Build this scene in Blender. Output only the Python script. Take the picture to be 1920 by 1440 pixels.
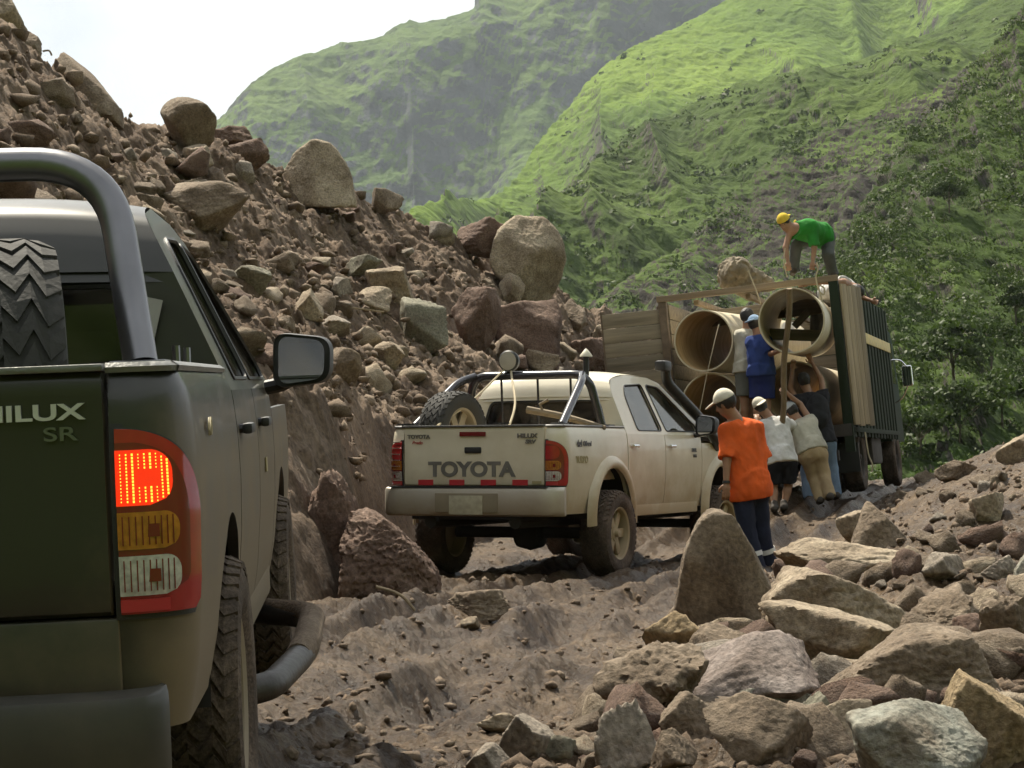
import bpy, bmesh, math, random
import numpy as np
from mathutils import Vector, Matrix, Euler
from mathutils.bvhtree import BVHTree

# ------------------------------------------------------------------ camera, sky, sun, exposure
SC = bpy.context.scene
COL = SC.collection
for _o in list(bpy.data.objects):
    bpy.data.objects.remove(_o)
R = math.radians
PI = math.pi
F_PX, Y_HOR, CAM_H = 4000.0, 850.0, 1.15
PITCH = math.atan((Y_HOR - 720) / F_PX)
cam_d = bpy.data.cameras.new('camera')
cam_d.sensor_width = 36.0
cam_d.lens = 36.0 * F_PX / 1920.0
cam_d.clip_start = 0.1
cam_d.clip_end = 20000
cam = bpy.data.objects.new('camera', cam_d)
COL.objects.link(cam)
cam.location = (0, 0, CAM_H)
cam.rotation_euler = (PI / 2 + PITCH, 0, 0)
SC.camera = cam

SUN_DIR = Vector((-0.30, 0.52, 0.95)).normalized()
SUN_EL = math.asin(SUN_DIR.z)
SUN_AZ = math.atan2(SUN_DIR.x, SUN_DIR.y)          # clockwise from +Y
world = bpy.data.worlds.new('World')
SC.world = world
world.use_nodes = True
wn, wl = world.node_tree.nodes, world.node_tree.links
wn.clear()
w_out = wn.new('ShaderNodeOutputWorld')
w_bg = wn.new('ShaderNodeBackground')
sky = wn.new('ShaderNodeTexSky')
sky.sky_type = 'NISHITA'
sky.sun_disc = False
sky.sun_elevation = SUN_EL
sky.sun_rotation = SUN_AZ
sky.dust_density = 3.0
w_bg.inputs['Strength'].default_value = 0.1
# broken bright cloud over the whole sky
tc = wn.new('ShaderNodeTexCoord')
mp = wn.new('ShaderNodeMapping')
mp.inputs['Scale'].default_value = (1.0, 1.0, 2.2)
wl.new(tc.outputs['Generated'], mp.inputs['Vector'])
n1 = wn.new('ShaderNodeTexNoise')
n1.inputs['Scale'].default_value = 3.2
n1.inputs['Detail'].default_value = 6
n1.inputs['Roughness'].default_value = 0.55
n1.inputs['Distortion'].default_value = 0.4
wl.new(mp.outputs['Vector'], n1.inputs['Vector'])
cr = wn.new('ShaderNodeValToRGB')
cr.color_ramp.elements[0].position = 0.36
cr.color_ramp.elements[0].color = (3.1, 3.35, 3.6, 1)
cr.color_ramp.elements[1].position = 0.56
cr.color_ramp.elements[1].color = (5.3, 5.3, 5.2, 1)
wl.new(n1.outputs['Fac'], cr.inputs['Fac'])
mx = wn.new('ShaderNodeMixRGB')
mx.inputs['Fac'].default_value = 0.86
wl.new(sky.outputs['Color'], mx.inputs['Color1'])
wl.new(cr.outputs['Color'], mx.inputs['Color2'])
wl.new(mx.outputs['Color'], w_bg.inputs['Color'])
wl.new(w_bg.outputs['Background'], w_out.inputs['Surface'])

sun_d = bpy.data.lights.new('sun', 'SUN')
sun_d.energy = 5.0
sun_d.angle = R(0.8)
sun_d.color = (1.0, 0.92, 0.76)
sun = bpy.data.objects.new('sun', sun_d)
COL.objects.link(sun)
sun.rotation_euler = SUN_DIR.to_track_quat('Z', 'Y').to_euler()
sun.location = (-20, 40, 60)

SC.view_settings.view_transform = 'Standard'
SC.view_settings.look = 'None'
SC.view_settings.exposure = 0.95
SC.view_settings.gamma = 1.0
SC.view_settings.use_curve_mapping = False
SC.render.engine = 'CYCLES'
SC.cycles.use_denoising = True
SC.cycles.max_bounces = 5
SC.cycles.diffuse_bounces = 3
SC.cycles.glossy_bounces = 3
SC.cycles.adaptive_threshold = 0.025
SC.cycles.transparent_max_bounces = 8
SC.cycles.volume_bounces = 0

# ------------------------------------------------------------------ general helpers
RNG = np.random.default_rng(7)
random.seed(7)


def P(px, py, D):
    """point at depth D (metres along +Y) that shows at photograph pixel (px, py)"""
    c, s = math.cos(PITCH), math.sin(PITCH)
    dx, dz = (px - 960) / F_PX, (720 - py) / F_PX
    d = Vector((dx, c - dz * s, s + dz * c))
    return Vector((0, 0, CAM_H)) + d * (D / d.y)


def ray(px, py):
    c, s = math.cos(PITCH), math.sin(PITCH)
    dx, dz = (px - 960) / F_PX, (720 - py) / F_PX
    return Vector((dx, c - dz * s, s + dz * c)).normalized()


def sstep(a, b, x):
    t = np.clip((x - a) / (b - a), 0, 1)
    return t * t * (3 - 2 * t)


_perm = np.random.default_rng(3).permutation(512).astype(np.int64)
_grad = np.random.default_rng(4).normal(size=(512, 3))
_grad /= np.linalg.norm(_grad, axis=1, keepdims=True)


def perlin(p):
    p = np.asarray(p, float)
    i = np.floor(p).astype(np.int64)
    f = p - i
    u = f * f * f * (f * (f * 6 - 15) + 10)
    res = np.zeros(len(p))
    for a in (0, 1):
        wa = u[:, 0] if a else 1 - u[:, 0]
        for b in (0, 1):
            wb = u[:, 1] if b else 1 - u[:, 1]
            for c in (0, 1):
                wc = u[:, 2] if c else 1 - u[:, 2]
                h = _perm[(_perm[(_perm[(i[:, 0] + a) & 511] + i[:, 1] + b) & 511] + i[:, 2] + c) & 511]
                g = _grad[h]
                res += wa * wb * wc * (g[:, 0] * (f[:, 0] - a) + g[:, 1] * (f[:, 1] - b) + g[:, 2] * (f[:, 2] - c))
    return res * 1.5


def fbm(p, octaves=4, rough=0.5, lac=2.03, ridged=False):
    p = np.asarray(p, float)
    s, a, t = np.zeros(len(p)), 1.0, 0.0
    for k in range(octaves):
        n = perlin(p + 17.3 * k)
        s += a * ((1 - 2 * np.abs(n)) if ridged else n)
        t += a
        p = p * lac
        a *= rough
    return s / t


def mesh_from(name, V, Fc, smooth=True):
    me = bpy.data.meshes.new(name)
    V = np.asarray(V, np.float32)
    if isinstance(Fc, np.ndarray):
        nf, k = Fc.shape
        me.vertices.add(len(V))
        me.vertices.foreach_set('co', V.ravel())
        me.loops.add(nf * k)
        me.loops.foreach_set('vertex_index', Fc.astype(np.int32).ravel())
        me.polygons.add(nf)
        me.polygons.foreach_set('loop_start', np.arange(0, nf * k, k, dtype=np.int32))
        me.update(calc_edges=True)
    else:
        me.from_pydata([tuple(map(float, v)) for v in V], [], [tuple(f) for f in Fc])
        me.update()
    me.validate()
    if smooth:
        me.polygons.foreach_set('use_smooth', np.ones(len(me.polygons), bool))
    return me


def link(name, me, mat=None, parent=None, loc=None, rot=None):
    o = bpy.data.objects.new(name, me)
    COL.objects.link(o)
    if mat is not None and me is not None and not me.materials:
        me.materials.append(mat)
    if parent is not None:
        o.parent = parent
    if loc is not None:
        o.location = loc
    if rot is not None:
        o.rotation_euler = rot
    return o


def tag(o, label, cat, group=None):
    o['label'] = label
    o['category'] = cat
    if group:
        o['group'] = group
    return o


def empty(name, loc=(0, 0, 0), rot=(0, 0, 0)):
    o = bpy.data.objects.new(name, None)
    o.empty_display_size = 0.2
    COL.objects.link(o)
    o.location = loc
    o.rotation_euler = rot
    return o


def grid_faces(nr, nc, flip=False, wrap=False):
    r = np.arange(nr - 1)[:, None]
    m = nc if wrap else nc - 1
    c = np.arange(m)[None, :]
    c2 = (c + 1) % nc
    a, b, d, e = r * nc + c, r * nc + c2, (r + 1) * nc + c2, (r + 1) * nc + c
    F = np.stack([a, b, d, e], -1).reshape(-1, 4)
    return F[:, ::-1].copy() if flip else F


class MB:
    """collects shapes into one mesh"""

    def __init__(self):
        self.V, self.F, self.sm, self.n = [], [], [], 0

    def add(self, V, Fc, smooth=True):
        V = np.asarray(V, float).reshape(-1, 3)
        self.V.append(V)
        for f in Fc:
            self.F.append(tuple(int(i) + self.n for i in f))
            self.sm.append(smooth)
        self.n += len(V)
        return self

    def box(self, c, s, rot=None, bev=0.0):
        x, y, z = [v / 2 for v in s]
        if bev > 0:
            bm = bmesh.new()
            bmesh.ops.create_cube(bm, size=1.0)
            for v in bm.verts:
                v.co = Vector((v.co.x * s[0], v.co.y * s[1], v.co.z * s[2]))
            bmesh.ops.bevel(bm, geom=list(bm.edges), offset=bev, segments=2, affect='EDGES', profile=0.6)
            bm.verts.index_update()
            V = np.array([v.co[:] for v in bm.verts])
            Fc = [[v.index for v in f.verts] for f in bm.faces]
            bm.free()
        else:
            V = np.array([(i, j, k) for i in (-x, x) for j in (-y, y) for k in (-z, z)])
            Fc = [(0, 1, 3, 2), (4, 6, 7, 5), (0, 4, 5, 1), (2, 3, 7, 6), (0, 2, 6, 4), (1, 5, 7, 3)]
        if rot is not None:
            V = V @ np.array(Euler(rot).to_matrix()).T
        return self.add(V + np.array(c), Fc, smooth=False)

    def tube(self, pts, r, seg=10, cap=True, sub=0):
        pts = [Vector(p) for p in pts]
        if sub:
            pts = smooth_path(pts, sub)
        n = len(pts)
        rr = r if hasattr(r, '__len__') else [r] * n
        if len(rr) != n:
            rr = np.interp(np.linspace(0, 1, n), np.linspace(0, 1, len(rr)), rr)
        V = []
        t0 = (pts[1] - pts[0]).normalized()
        up = Vector((0, 0, 1)) if abs(t0.z) < 0.9 else Vector((1, 0, 0))
        nx = t0.cross(up).normalized()
        for i in range(n):
            t = (pts[min(i + 1, n - 1)] - pts[max(i - 1, 0)]).normalized()
            nx = (nx - t * nx.dot(t)).normalized()
            ny = t.cross(nx)
            for k in range(seg):
                a = 2 * PI * k / seg
                V.append(pts[i] + (nx * math.cos(a) + ny * math.sin(a)) * rr[i])
        Fc = [tuple(f) for f in grid_faces(n, seg, wrap=True)]
        if cap:
            Fc.append(tuple(range(seg))[::-1])
            Fc.append(tuple(range((n - 1) * seg, n * seg)))
        return self.add([v[:] for v in V], Fc)

    def lathe(self, prof, seg=24, axis='x', c=(0, 0, 0), rot=None):
        """prof: (axial, radius) pairs"""
        V = []
        for a, r in prof:
            for k in range(seg):
                t = 2 * PI * k / seg
                if axis == 'x':
                    V.append((a, r * math.cos(t), r * math.sin(t)))
                elif axis == 'y':
                    V.append((r * math.cos(t), a, r * math.sin(t)))
                else:
                    V.append((r * math.cos(t), r * math.sin(t), a))
        V = np.array(V)
        if rot is not None:
            V = V @ np.array(Euler(rot).to_matrix()).T
        return self.add(V + np.array(c), grid_faces(len(prof), seg, wrap=True))

    def grid(self, G, flip=False, smooth=True):
        G = np.asarray(G, float)
        return self.add(G.reshape(-1, 3), grid_faces(G.shape[0], G.shape[1], flip), smooth)

    def mesh(self, name):
        V = np.concatenate(self.V)
        me = bpy.data.meshes.new(name)
        me.from_pydata(V.tolist(), [], self.F)
        me.update()
        me.polygons.foreach_set('use_smooth', np.array(self.sm, bool))
        return me

    def build(self, name, mat=None, parent=None, autosmooth=True, **kw):
        me = self.mesh(name)
        if autosmooth:
            try:
                me.set_sharp_from_angle(angle=R(38))
            except Exception:
                pass
        return link(name, me, mat, parent, **kw)


def smooth_path(pts, sub=6):
    pts = [Vector(p) for p in pts]
    out = []
    n = len(pts)
    for i in range(n - 1):
        p0, p1, p2, p3 = pts[max(i - 1, 0)], pts[i], pts[i + 1], pts[min(i + 2, n - 1)]
        for k in range(sub):
            t = k / sub
            out.append(0.5 * ((2 * p1) + (p2 - p0) * t + (2 * p0 - 5 * p1 + 4 * p2 - p3) * t * t + (3 * p1 - p0 - 3 * p2 + p3) * t ** 3))
    out.append(pts[-1])
    return out


def fillet_path(pts, rad, seg=7):
    """polyline with rounded corners"""
    pts = [Vector(p) for p in pts]
    out = [pts[0]]
    for i in range(1, len(pts) - 1):
        a, b, c = pts[i - 1], pts[i], pts[i + 1]
        u, v = (a - b), (c - b)
        d = min(rad, u.length * .48, v.length * .48)
        p, q = b + u.normalized() * d, b + v.normalized() * d
        for k in range(seg + 1):
            t = k / seg
            out.append(p * (1 - t) ** 2 + b * 2 * t * (1 - t) + q * t * t)
    out.append(pts[-1])
    return out


def text_mesh(s, size, depth=0.004, bold=0.0, sx=1.0, shear=0.0):
    """block lettering as a mesh lying in the XZ plane, facing -Y, centred on its middle"""
    cu = bpy.data.curves.new('t', 'FONT')
    cu.body = s
    cu.size = size
    cu.extrude = depth / 2
    cu.offset = bold
    cu.shear = shear
    cu.align_x = 'CENTER'
    cu.align_y = 'CENTER'
    ob = bpy.data.objects.new('t', cu)
    COL.objects.link(ob)
    dg = bpy.context.evaluated_depsgraph_get()
    dg.update()
    me = bpy.data.meshes.new_from_object(ob.evaluated_get(dg))
    bpy.data.objects.remove(ob)
    V = np.array([v.co[:] for v in me.vertices])
    V = np.stack([V[:, 0] * sx, -V[:, 2], V[:, 1]], 1)
    me.vertices.foreach_set('co', V.astype(np.float32).ravel())
    me.update()
    return me


# ------------------------------------------------------------------ materials
def nodes_of(m):
    return m.node_tree.nodes, m.node_tree.links


def mat_plain(name, col, rough=0.6, metal=0.0, coat=0.0, bump=0.0, bscale=40, var=0.12, vscale=6, emis=None, spec=None, coords='Object'):
    m = bpy.data.materials.new(name)
    m.use_nodes = True
    N, L = nodes_of(m)
    b = N['Principled BSDF']
    b.inputs['Roughness'].default_value = rough
    b.inputs['Metallic'].default_value = metal
    b.inputs['Coat Weight'].default_value = coat
    if spec is not None:
        b.inputs['Specular IOR Level'].default_value = spec
    t = N.new('ShaderNodeTexCoord')
    n = N.new('ShaderNodeTexNoise')
    n.inputs['Scale'].default_value = vscale
    n.inputs['Detail'].default_value = 5
    L.new(t.outputs[coords], n.inputs['Vector'])
    r = N.new('ShaderNodeValToRGB')
    r.color_ramp.elements[0].position = 0.3
    r.color_ramp.elements[1].position = 0.7
    r.color_ramp.elements[0].color = (*[c * (1 - var) for c in col], 1)
    r.color_ramp.elements[1].color = (*[min(1, c * (1 + var)) for c in col], 1)
    L.new(n.outputs['Fac'], r.inputs['Fac'])
    L.new(r.outputs['Color'], b.inputs['Base Color'])
    if emis:
        b.inputs['Emission Color'].default_value = (*emis[0], 1)
        b.inputs['Emission Strength'].default_value = emis[1]
    if bump:
        n2 = N.new('ShaderNodeTexNoise')
        n2.inputs['Scale'].default_value = bscale
        n2.inputs['Detail'].default_value = 6
        L.new(t.outputs[coords], n2.inputs['Vector'])
        bp = N.new('ShaderNodeBump')
        bp.inputs['Strength'].default_value = 1.0
        bp.inputs['Distance'].default_value = bump
        L.new(n2.outputs['Fac'], bp.inputs['Height'])
        L.new(bp.outputs['Normal'], b.inputs['Normal'])
    return m


def mat_dirty(name, col, dirt, z0, z1, rough=0.25, coat=0.6, metal=0.0, amount=0.95, dscale=3.0, base_dirt=0.15, side=0.0):
    """car paint with dried mud that thickens towards the sills (and on the flanks)"""
    m = mat_plain(name, col, rough, metal, coat, var=0.05)
    N, L = nodes_of(m)
    b = N['Principled BSDF']
    paint = [l for l in L if l.to_socket == b.inputs['Base Color']][0].from_socket
    t = N.new('ShaderNodeTexCoord')
    s = N.new('ShaderNodeSeparateXYZ')
    L.new(t.outputs['Object'], s.inputs['Vector'])
    n = N.new('ShaderNodeTexNoise')
    n.inputs['Scale'].default_value = dscale
    n.inputs['Detail'].default_value = 7
    n.inputs['Roughness'].default_value = 0.65
    L.new(t.outputs['Object'], n.inputs['Vector'])
    mr = N.new('ShaderNodeMapRange')
    mr.inputs['From Min'].default_value = z0
    mr.inputs['From Max'].default_value = z1
    mr.inputs['To Min'].default_value = 1.0
    mr.inputs['To Max'].default_value = 0.0
    L.new(s.outputs['Z'], mr.inputs['Value'])
    a = N.new('ShaderNodeMath')
    a.operation = 'MULTIPLY_ADD'
    L.new(n.outputs['Fac'], a.inputs[0])
    a.inputs[1].default_value = 1.1
    a.inputs[2].default_value = -0.55
    add = N.new('ShaderNodeMath')
    add.operation = 'ADD'
    L.new(a.outputs[0], add.inputs[0])
    L.new(mr.outputs['Result'], add.inputs[1])
    last = add
    if side:
        gx = N.new('ShaderNodeNewGeometry')
        vt = N.new('ShaderNodeVectorTransform')
        vt.vector_type = 'NORMAL'
        vt.convert_from = 'WORLD'
        vt.convert_to = 'OBJECT'
        L.new(gx.outputs['Normal'], vt.inputs['Vector'])
        sx = N.new('ShaderNodeSeparateXYZ')
        L.new(vt.outputs['Vector'], sx.inputs['Vector'])
        ab = N.new('ShaderNodeMath')
        ab.operation = 'ABSOLUTE'
        L.new(sx.outputs['X'], ab.inputs[0])
        ma = N.new('ShaderNodeMath')
        ma.operation = 'MULTIPLY_ADD'
        hz_ = N.new('ShaderNodeMapRange')
        hz_.inputs['From Min'].default_value = 1.02
        hz_.inputs['From Max'].default_value = 1.22
        hz_.inputs['To Min'].default_value = 1.0
        hz_.inputs['To Max'].default_value = 0.12
        L.new(s.outputs['Z'], hz_.inputs['Value'])
        mm_ = N.new('ShaderNodeMath')
        mm_.operation = 'MULTIPLY'
        L.new(ab.outputs[0], mm_.inputs[0])
        L.new(hz_.outputs['Result'], mm_.inputs[1])
        L.new(mm_.outputs[0], ma.inputs[0])
        ma.inputs[1].default_value = side
        L.new(add.outputs[0], ma.inputs[2])
        last = ma
    cl = N.new('ShaderNodeMapRange')
    cl.inputs['From Min'].default_value = 0.15
    cl.inputs['From Max'].default_value = 1.0
    cl.inputs['To Min'].default_value = base_dirt
    cl.inputs['To Max'].default_value = amount
    L.new(last.outputs[0], cl.inputs['Value'])
    mix = N.new('ShaderNodeMixRGB')
    L.new(cl.outputs['Result'], mix.inputs['Fac'])
    L.new(paint, mix.inputs['Color1'])
    mix.inputs['Color2'].default_value = (*dirt, 1)
    L.new(mix.outputs['Color'], b.inputs['Base Color'])
    rr = N.new('ShaderNodeMapRange')
    rr.inputs['To Min'].default_value = rough
    rr.inputs['To Max'].default_value = 0.85
    L.new(cl.outputs['Result'], rr.inputs['Value'])
    L.new(rr.outputs['Result'], b.inputs['Roughness'])
    cc = N.new('ShaderNodeMapRange')
    cc.inputs['To Min'].default_value = coat
    cc.inputs['To Max'].default_value = 0.0
    L.new(cl.outputs['Result'], cc.inputs['Value'])
    L.new(cc.outputs['Result'], b.inputs['Coat Weight'])
    return m


def mat_earth(name, cols, scale=1.0, rough=0.9, bump=0.03, bscale=9.0, wet=0.0, coords='Object', spec=0.3):
    """soil, mud and rock: three colours mixed by noise at several sizes, with layered relief"""
    m = bpy.data.materials.new(name)
    m.use_nodes = True
    N, L = nodes_of(m)
    b = N['Principled BSDF']
    t = N.new('ShaderNodeTexCoord')
    b.inputs['Specular IOR Level'].default_value = spec
    n = N.new('ShaderNodeTexNoise')
    n.inputs['Scale'].default_value = scale
    n.inputs['Detail'].default_value = 8
    n.inputs['Roughness'].default_value = 0.62
    L.new(t.outputs[coords], n.inputs['Vector'])
    r = N.new('ShaderNodeValToRGB')
    e = r.color_ramp.elements
    e[0].position, e[0].color = 0.32, (*cols[0], 1)
    e[1].position, e[1].color = 0.68, (*cols[2], 1)
    k = e.new(0.5)
    k.color = (*cols[1], 1)
    L.new(n.outputs['Fac'], r.inputs['Fac'])
    n3 = N.new('ShaderNodeTexNoise')
    n3.inputs['Scale'].default_value = bscale * 4
    n3.inputs['Detail'].default_value = 4
    L.new(t.outputs[coords], n3.inputs['Vector'])
    r3 = N.new('ShaderNodeMapRange')
    r3.inputs['From Min'].default_value = 0.3
    r3.inputs['From Max'].default_value = 0.7
    r3.inputs['To Min'].default_value = 0.62
    r3.inputs['To Max'].default_value = 1.35
    L.new(n3.outputs['Fac'], r3.inputs['Value'])
    mul = N.new('ShaderNodeVectorMath')
    mul.operation = 'SCALE'
    L.new(r.outputs['Color'], mul.inputs[0])
    L.new(r3.outputs['Result'], mul.inputs['Scale'])
    L.new(mul.outputs['Vector'], b.inputs['Base Color'])
    n2 = N.new('ShaderNodeTexNoise')
    n2.inputs['Scale'].default_value = bscale
    n2.inputs['Detail'].default_value = 9
    n2.inputs['Roughness'].default_value = 0.68
    L.new(t.outputs[coords], n2.inputs['Vector'])
    bp = N.new('ShaderNodeBump')
    bp.inputs['Strength'].default_value = 1.0
    bp.inputs['Distance'].default_value = bump
    L.new(n2.outputs['Fac'], bp.inputs['Height'])
    L.new(bp.outputs['Normal'], b.inputs['Normal'])
    if wet:
        rw = N.new('ShaderNodeMapRange')
        rw.inputs['From Min'].default_value = 0.35
        rw.inputs['From Max'].default_value = 0.65
        rw.inputs['To Min'].default_value = max(0.12, rough - wet)
        rw.inputs['To Max'].default_value = rough
        nw = N.new('ShaderNodeTexNoise')
        nw.inputs['Scale'].default_value = scale * 2.3
        nw.inputs['Detail'].default_value = 6
        L.new(t.outputs[coords], nw.inputs['Vector'])
        L.new(nw.outputs['Fac'], rw.inputs['Value'])
        L.new(rw.outputs['Result'], b.inputs['Roughness'])
    else:
        b.inputs['Roughness'].default_value = rough
    return m


def mat_wood(name, col, scale=2.0, axis=2, rough=0.8):
    m = bpy.data.materials.new(name)
    m.use_nodes = True
    N, L = nodes_of(m)
    b = N['Principled BSDF']
    b.inputs['Roughness'].default_value = rough
    t = N.new('ShaderNodeTexCoord')
    mp_ = N.new('ShaderNodeMapping')
    sc = [14.0 * scale] * 3
    sc[axis] = 0.9 * scale
    mp_.inputs['Scale'].default_value = sc
    L.new(t.outputs['Object'], mp_.inputs['Vector'])
    oi = N.new('ShaderNodeObjectInfo')
    va = N.new('ShaderNodeVectorMath')
    va.operation = 'ADD'
    sc2 = N.new('ShaderNodeMath')
    sc2.operation = 'MULTIPLY'
    sc2.inputs[1].default_value = 40
    L.new(oi.outputs['Random'], sc2.inputs[0])
    L.new(mp_.outputs['Vector'], va.inputs[0])
    L.new(sc2.outputs[0], va.inputs[1])
    n = N.new('ShaderNodeTexNoise')
    n.inputs['Scale'].default_value = 1.0
    n.inputs['Detail'].default_value = 7
    n.inputs['Roughness'].default_value = 0.6
    L.new(va.outputs['Vector'], n.inputs['Vector'])
    r = N.new('ShaderNodeValToRGB')
    r.color_ramp.elements[0].position = 0.25
    r.color_ramp.elements[1].position = 0.75
    r.color_ramp.elements[0].color = (*[c * 0.5 for c in col], 1)
    r.color_ramp.elements[1].color = (*[c * 1.25 for c in col], 1)
    L.new(n.outputs['Fac'], r.inputs['Fac'])
    rb = N.new('ShaderNodeMapRange')
    rb.inputs['To Min'].default_value = 0.62
    rb.inputs['To Max'].default_value = 1.15
    L.new(oi.outputs['Random'], rb.inputs['Value'])
    sv = N.new('ShaderNodeVectorMath')
    sv.operation = 'SCALE'
    L.new(r.outputs['Color'], sv.inputs[0])
    L.new(rb.outputs['Result'], sv.inputs['Scale'])
    L.new(sv.outputs['Vector'], b.inputs['Base Color'])
    bp = N.new('ShaderNodeBump')
    bp.inputs['Distance'].default_value = 0.006
    L.new(n.outputs['Fac'], bp.inputs['Height'])
    L.new(bp.outputs['Normal'], b.inputs['Normal'])
    return m


def mat_glass(name, tint=(0.25, 0.3, 0.28), alpha=0.35, rough=0.03):
    """tinted pane: partly see-through, with a mirror-like surface"""
    m = bpy.data.materials.new(name)
    m.use_nodes = True
    N, L = nodes_of(m)
    out = N['Material Output']
    N.remove(N['Principled BSDF'])
    tr = N.new('ShaderNodeBsdfTransparent')
    tr.inputs['Color'].default_value = (*tint, 1)
    gl = N.new('ShaderNodeBsdfGlossy')
    gl.inputs['Roughness'].default_value = rough
    lw = N.new('ShaderNodeLayerWeight')
    lw.inputs['Blend'].default_value = 0.5
    pw = N.new('ShaderNodeMath')
    pw.operation = 'POWER'
    L.new(lw.outputs['Facing'], pw.inputs[0])
    pw.inputs[1].default_value = 4.0
    fr = N.new('ShaderNodeMath')
    fr.operation = 'MULTIPLY_ADD'
    L.new(pw.outputs[0], fr.inputs[0])
    fr.inputs[1].default_value = 0.8
    fr.inputs[2].default_value = 0.05
    n = N.new('ShaderNodeTexNoise')
    n.inputs['Scale'].default_value = 3
    n.inputs['Detail'].default_value = 5
    t = N.new('ShaderNodeTexCoord')
    L.new(t.outputs['Object'], n.inputs['Vector'])
    df = N.new('ShaderNodeBsdfDiffuse')
    df.inputs['Color'].default_value = (0.3, 0.26, 0.2, 1)
    mr = N.new('ShaderNodeMapRange')
    mr.inputs['From Min'].default_value = 0.4
    mr.inputs['From Max'].default_value = 0.8
    mr.inputs['To Min'].default_value = 0.02
    mr.inputs['To Max'].default_value = alpha
    L.new(n.outputs['Fac'], mr.inputs['Value'])
    m0 = N.new('ShaderNodeMixShader')
    L.new(mr.outputs['Result'], m0.inputs['Fac'])
    L.new(tr.outputs[0], m0.inputs[1])
    L.new(df.outputs[0], m0.inputs[2])
    ms = N.new('ShaderNodeMixShader')
    L.new(fr.outputs[0], ms.inputs['Fac'])
    L.new(m0.outputs[0], ms.inputs[1])
    L.new(gl.outputs[0], ms.inputs[2])
    L.new(ms.outputs[0], out.inputs['Surface'])
    return m


# ------------------------------------------------------------------ signed distance modelling (people, canvas)
def sd_caps(p, a, b, ra, rb):
    a, b = np.asarray(a, float), np.asarray(b, float)
    ab = b - a
    t = np.clip(((p - a) @ ab) / max(ab @ ab, 1e-9), 0, 1)
    return np.linalg.norm(p - a - t[:, None] * ab, axis=1) - (ra + (rb - ra) * t)


def sd_ell(p, c, r, rot=None):
    q = p - np.asarray(c, float)
    if rot is not None:
        q = q @ np.array(rot)
    r = np.asarray(r, float)
    k0 = np.linalg.norm(q / r, axis=1)
    k1 = np.linalg.norm(q / (r * r), axis=1)
    return k0 * (k0 - 1) / np.maximum(k1, 1e-6)


def smin(a, b, k):
    h = np.clip(0.5 + 0.5 * (b - a) / k, 0, 1)
    return b + (a - b) * h - k * h * (1 - h)


def surface_nets(fn, lo, hi, h):
    lo, hi = np.asarray(lo, float), np.asarray(hi, float)
    n = np.ceil((hi - lo) / h).astype(int) + 1
    ax = [lo[i] + h * np.arange(n[i]) for i in range(3)]
    # coarse pass first, then only the cells near the surface
    cs = 4
    nc_ = (n + cs - 1) // cs
    cax = [lo[i] + h * (cs * np.arange(nc_[i]) + (cs - 1) / 2) for i in range(3)]
    CG = np.stack(np.meshgrid(*cax, indexing='ij'), -1).reshape(-1, 3)
    CD = fn(CG).reshape(nc_)
    D = np.repeat(np.repeat(np.repeat(CD, cs, 0), cs, 1), cs, 2)[:n[0], :n[1], :n[2]].copy()
    near = np.abs(D) < h * cs * 1.25 + 0.012
    I = np.stack(np.nonzero(near), -1)
    D[near] = fn(lo + h * I)
    ins = D < 0
    c = [slice(None, -1), slice(1, None)]
    cnt = np.zeros(n - 1, int)
    acc = np.zeros((*(n - 1), 3))
    w = np.zeros(n - 1)
    corners = [(i, j, k) for i in (0, 1) for j in (0, 1) for k in (0, 1)]
    for (i, j, k) in corners:
        cnt += ins[c[i], c[j], c[k]]
    mixed = (cnt > 0) & (cnt < 8)
    for a_ in range(8):
        for b_ in range(a_ + 1, 8):
            A, B = corners[a_], corners[b_]
            if sum(abs(A[q] - B[q]) for q in range(3)) != 1:
                continue
            da, db = D[c[A[0]], c[A[1]], c[A[2]]], D[c[B[0]], c[B[1]], c[B[2]]]
            cross = (da < 0) != (db < 0)
            t = np.where(cross, da / np.where(da == db, 1, da - db), 0)
            for q in range(3):
                acc[..., q] += np.where(cross, A[q] + (B[q] - A[q]) * t, 0)
            w += cross
    idx = -np.ones(n - 1, int)
    idx[mixed] = np.arange(mixed.sum())
    pos = np.stack(np.nonzero(mixed), -1)
    V = lo + h * (pos + acc[mixed] / w[mixed][:, None])
    quads = []
    for q in range(3):
        sl0, sl1 = [slice(None)] * 3, [slice(None)] * 3
        sl0[q], sl1[q] = slice(None, -1), slice(1, None)
        s0, s1 = ins[tuple(sl0)], ins[tuple(sl1)]
        e = np.stack(np.nonzero(s0 != s1), -1)
        u, v = (q + 1) % 3, (q + 2) % 3
        ok = (e[:, u] > 0) & (e[:, v] > 0) & (e[:, u] < n[u] - 1) & (e[:, v] < n[v] - 1)
        e = e[ok]
        f = s0[tuple(e.T)]
        def at(du, dv):
            g = e.copy()
            g[:, u] -= du
            g[:, v] -= dv
            return idx[tuple(g.T)]
        Q = np.stack([at(1, 1), at(0, 1), at(0, 0), at(1, 0)], -1)
        Q[~f] = Q[~f][:, ::-1]
        quads.append(Q)
    return V, np.concatenate(quads)
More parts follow.
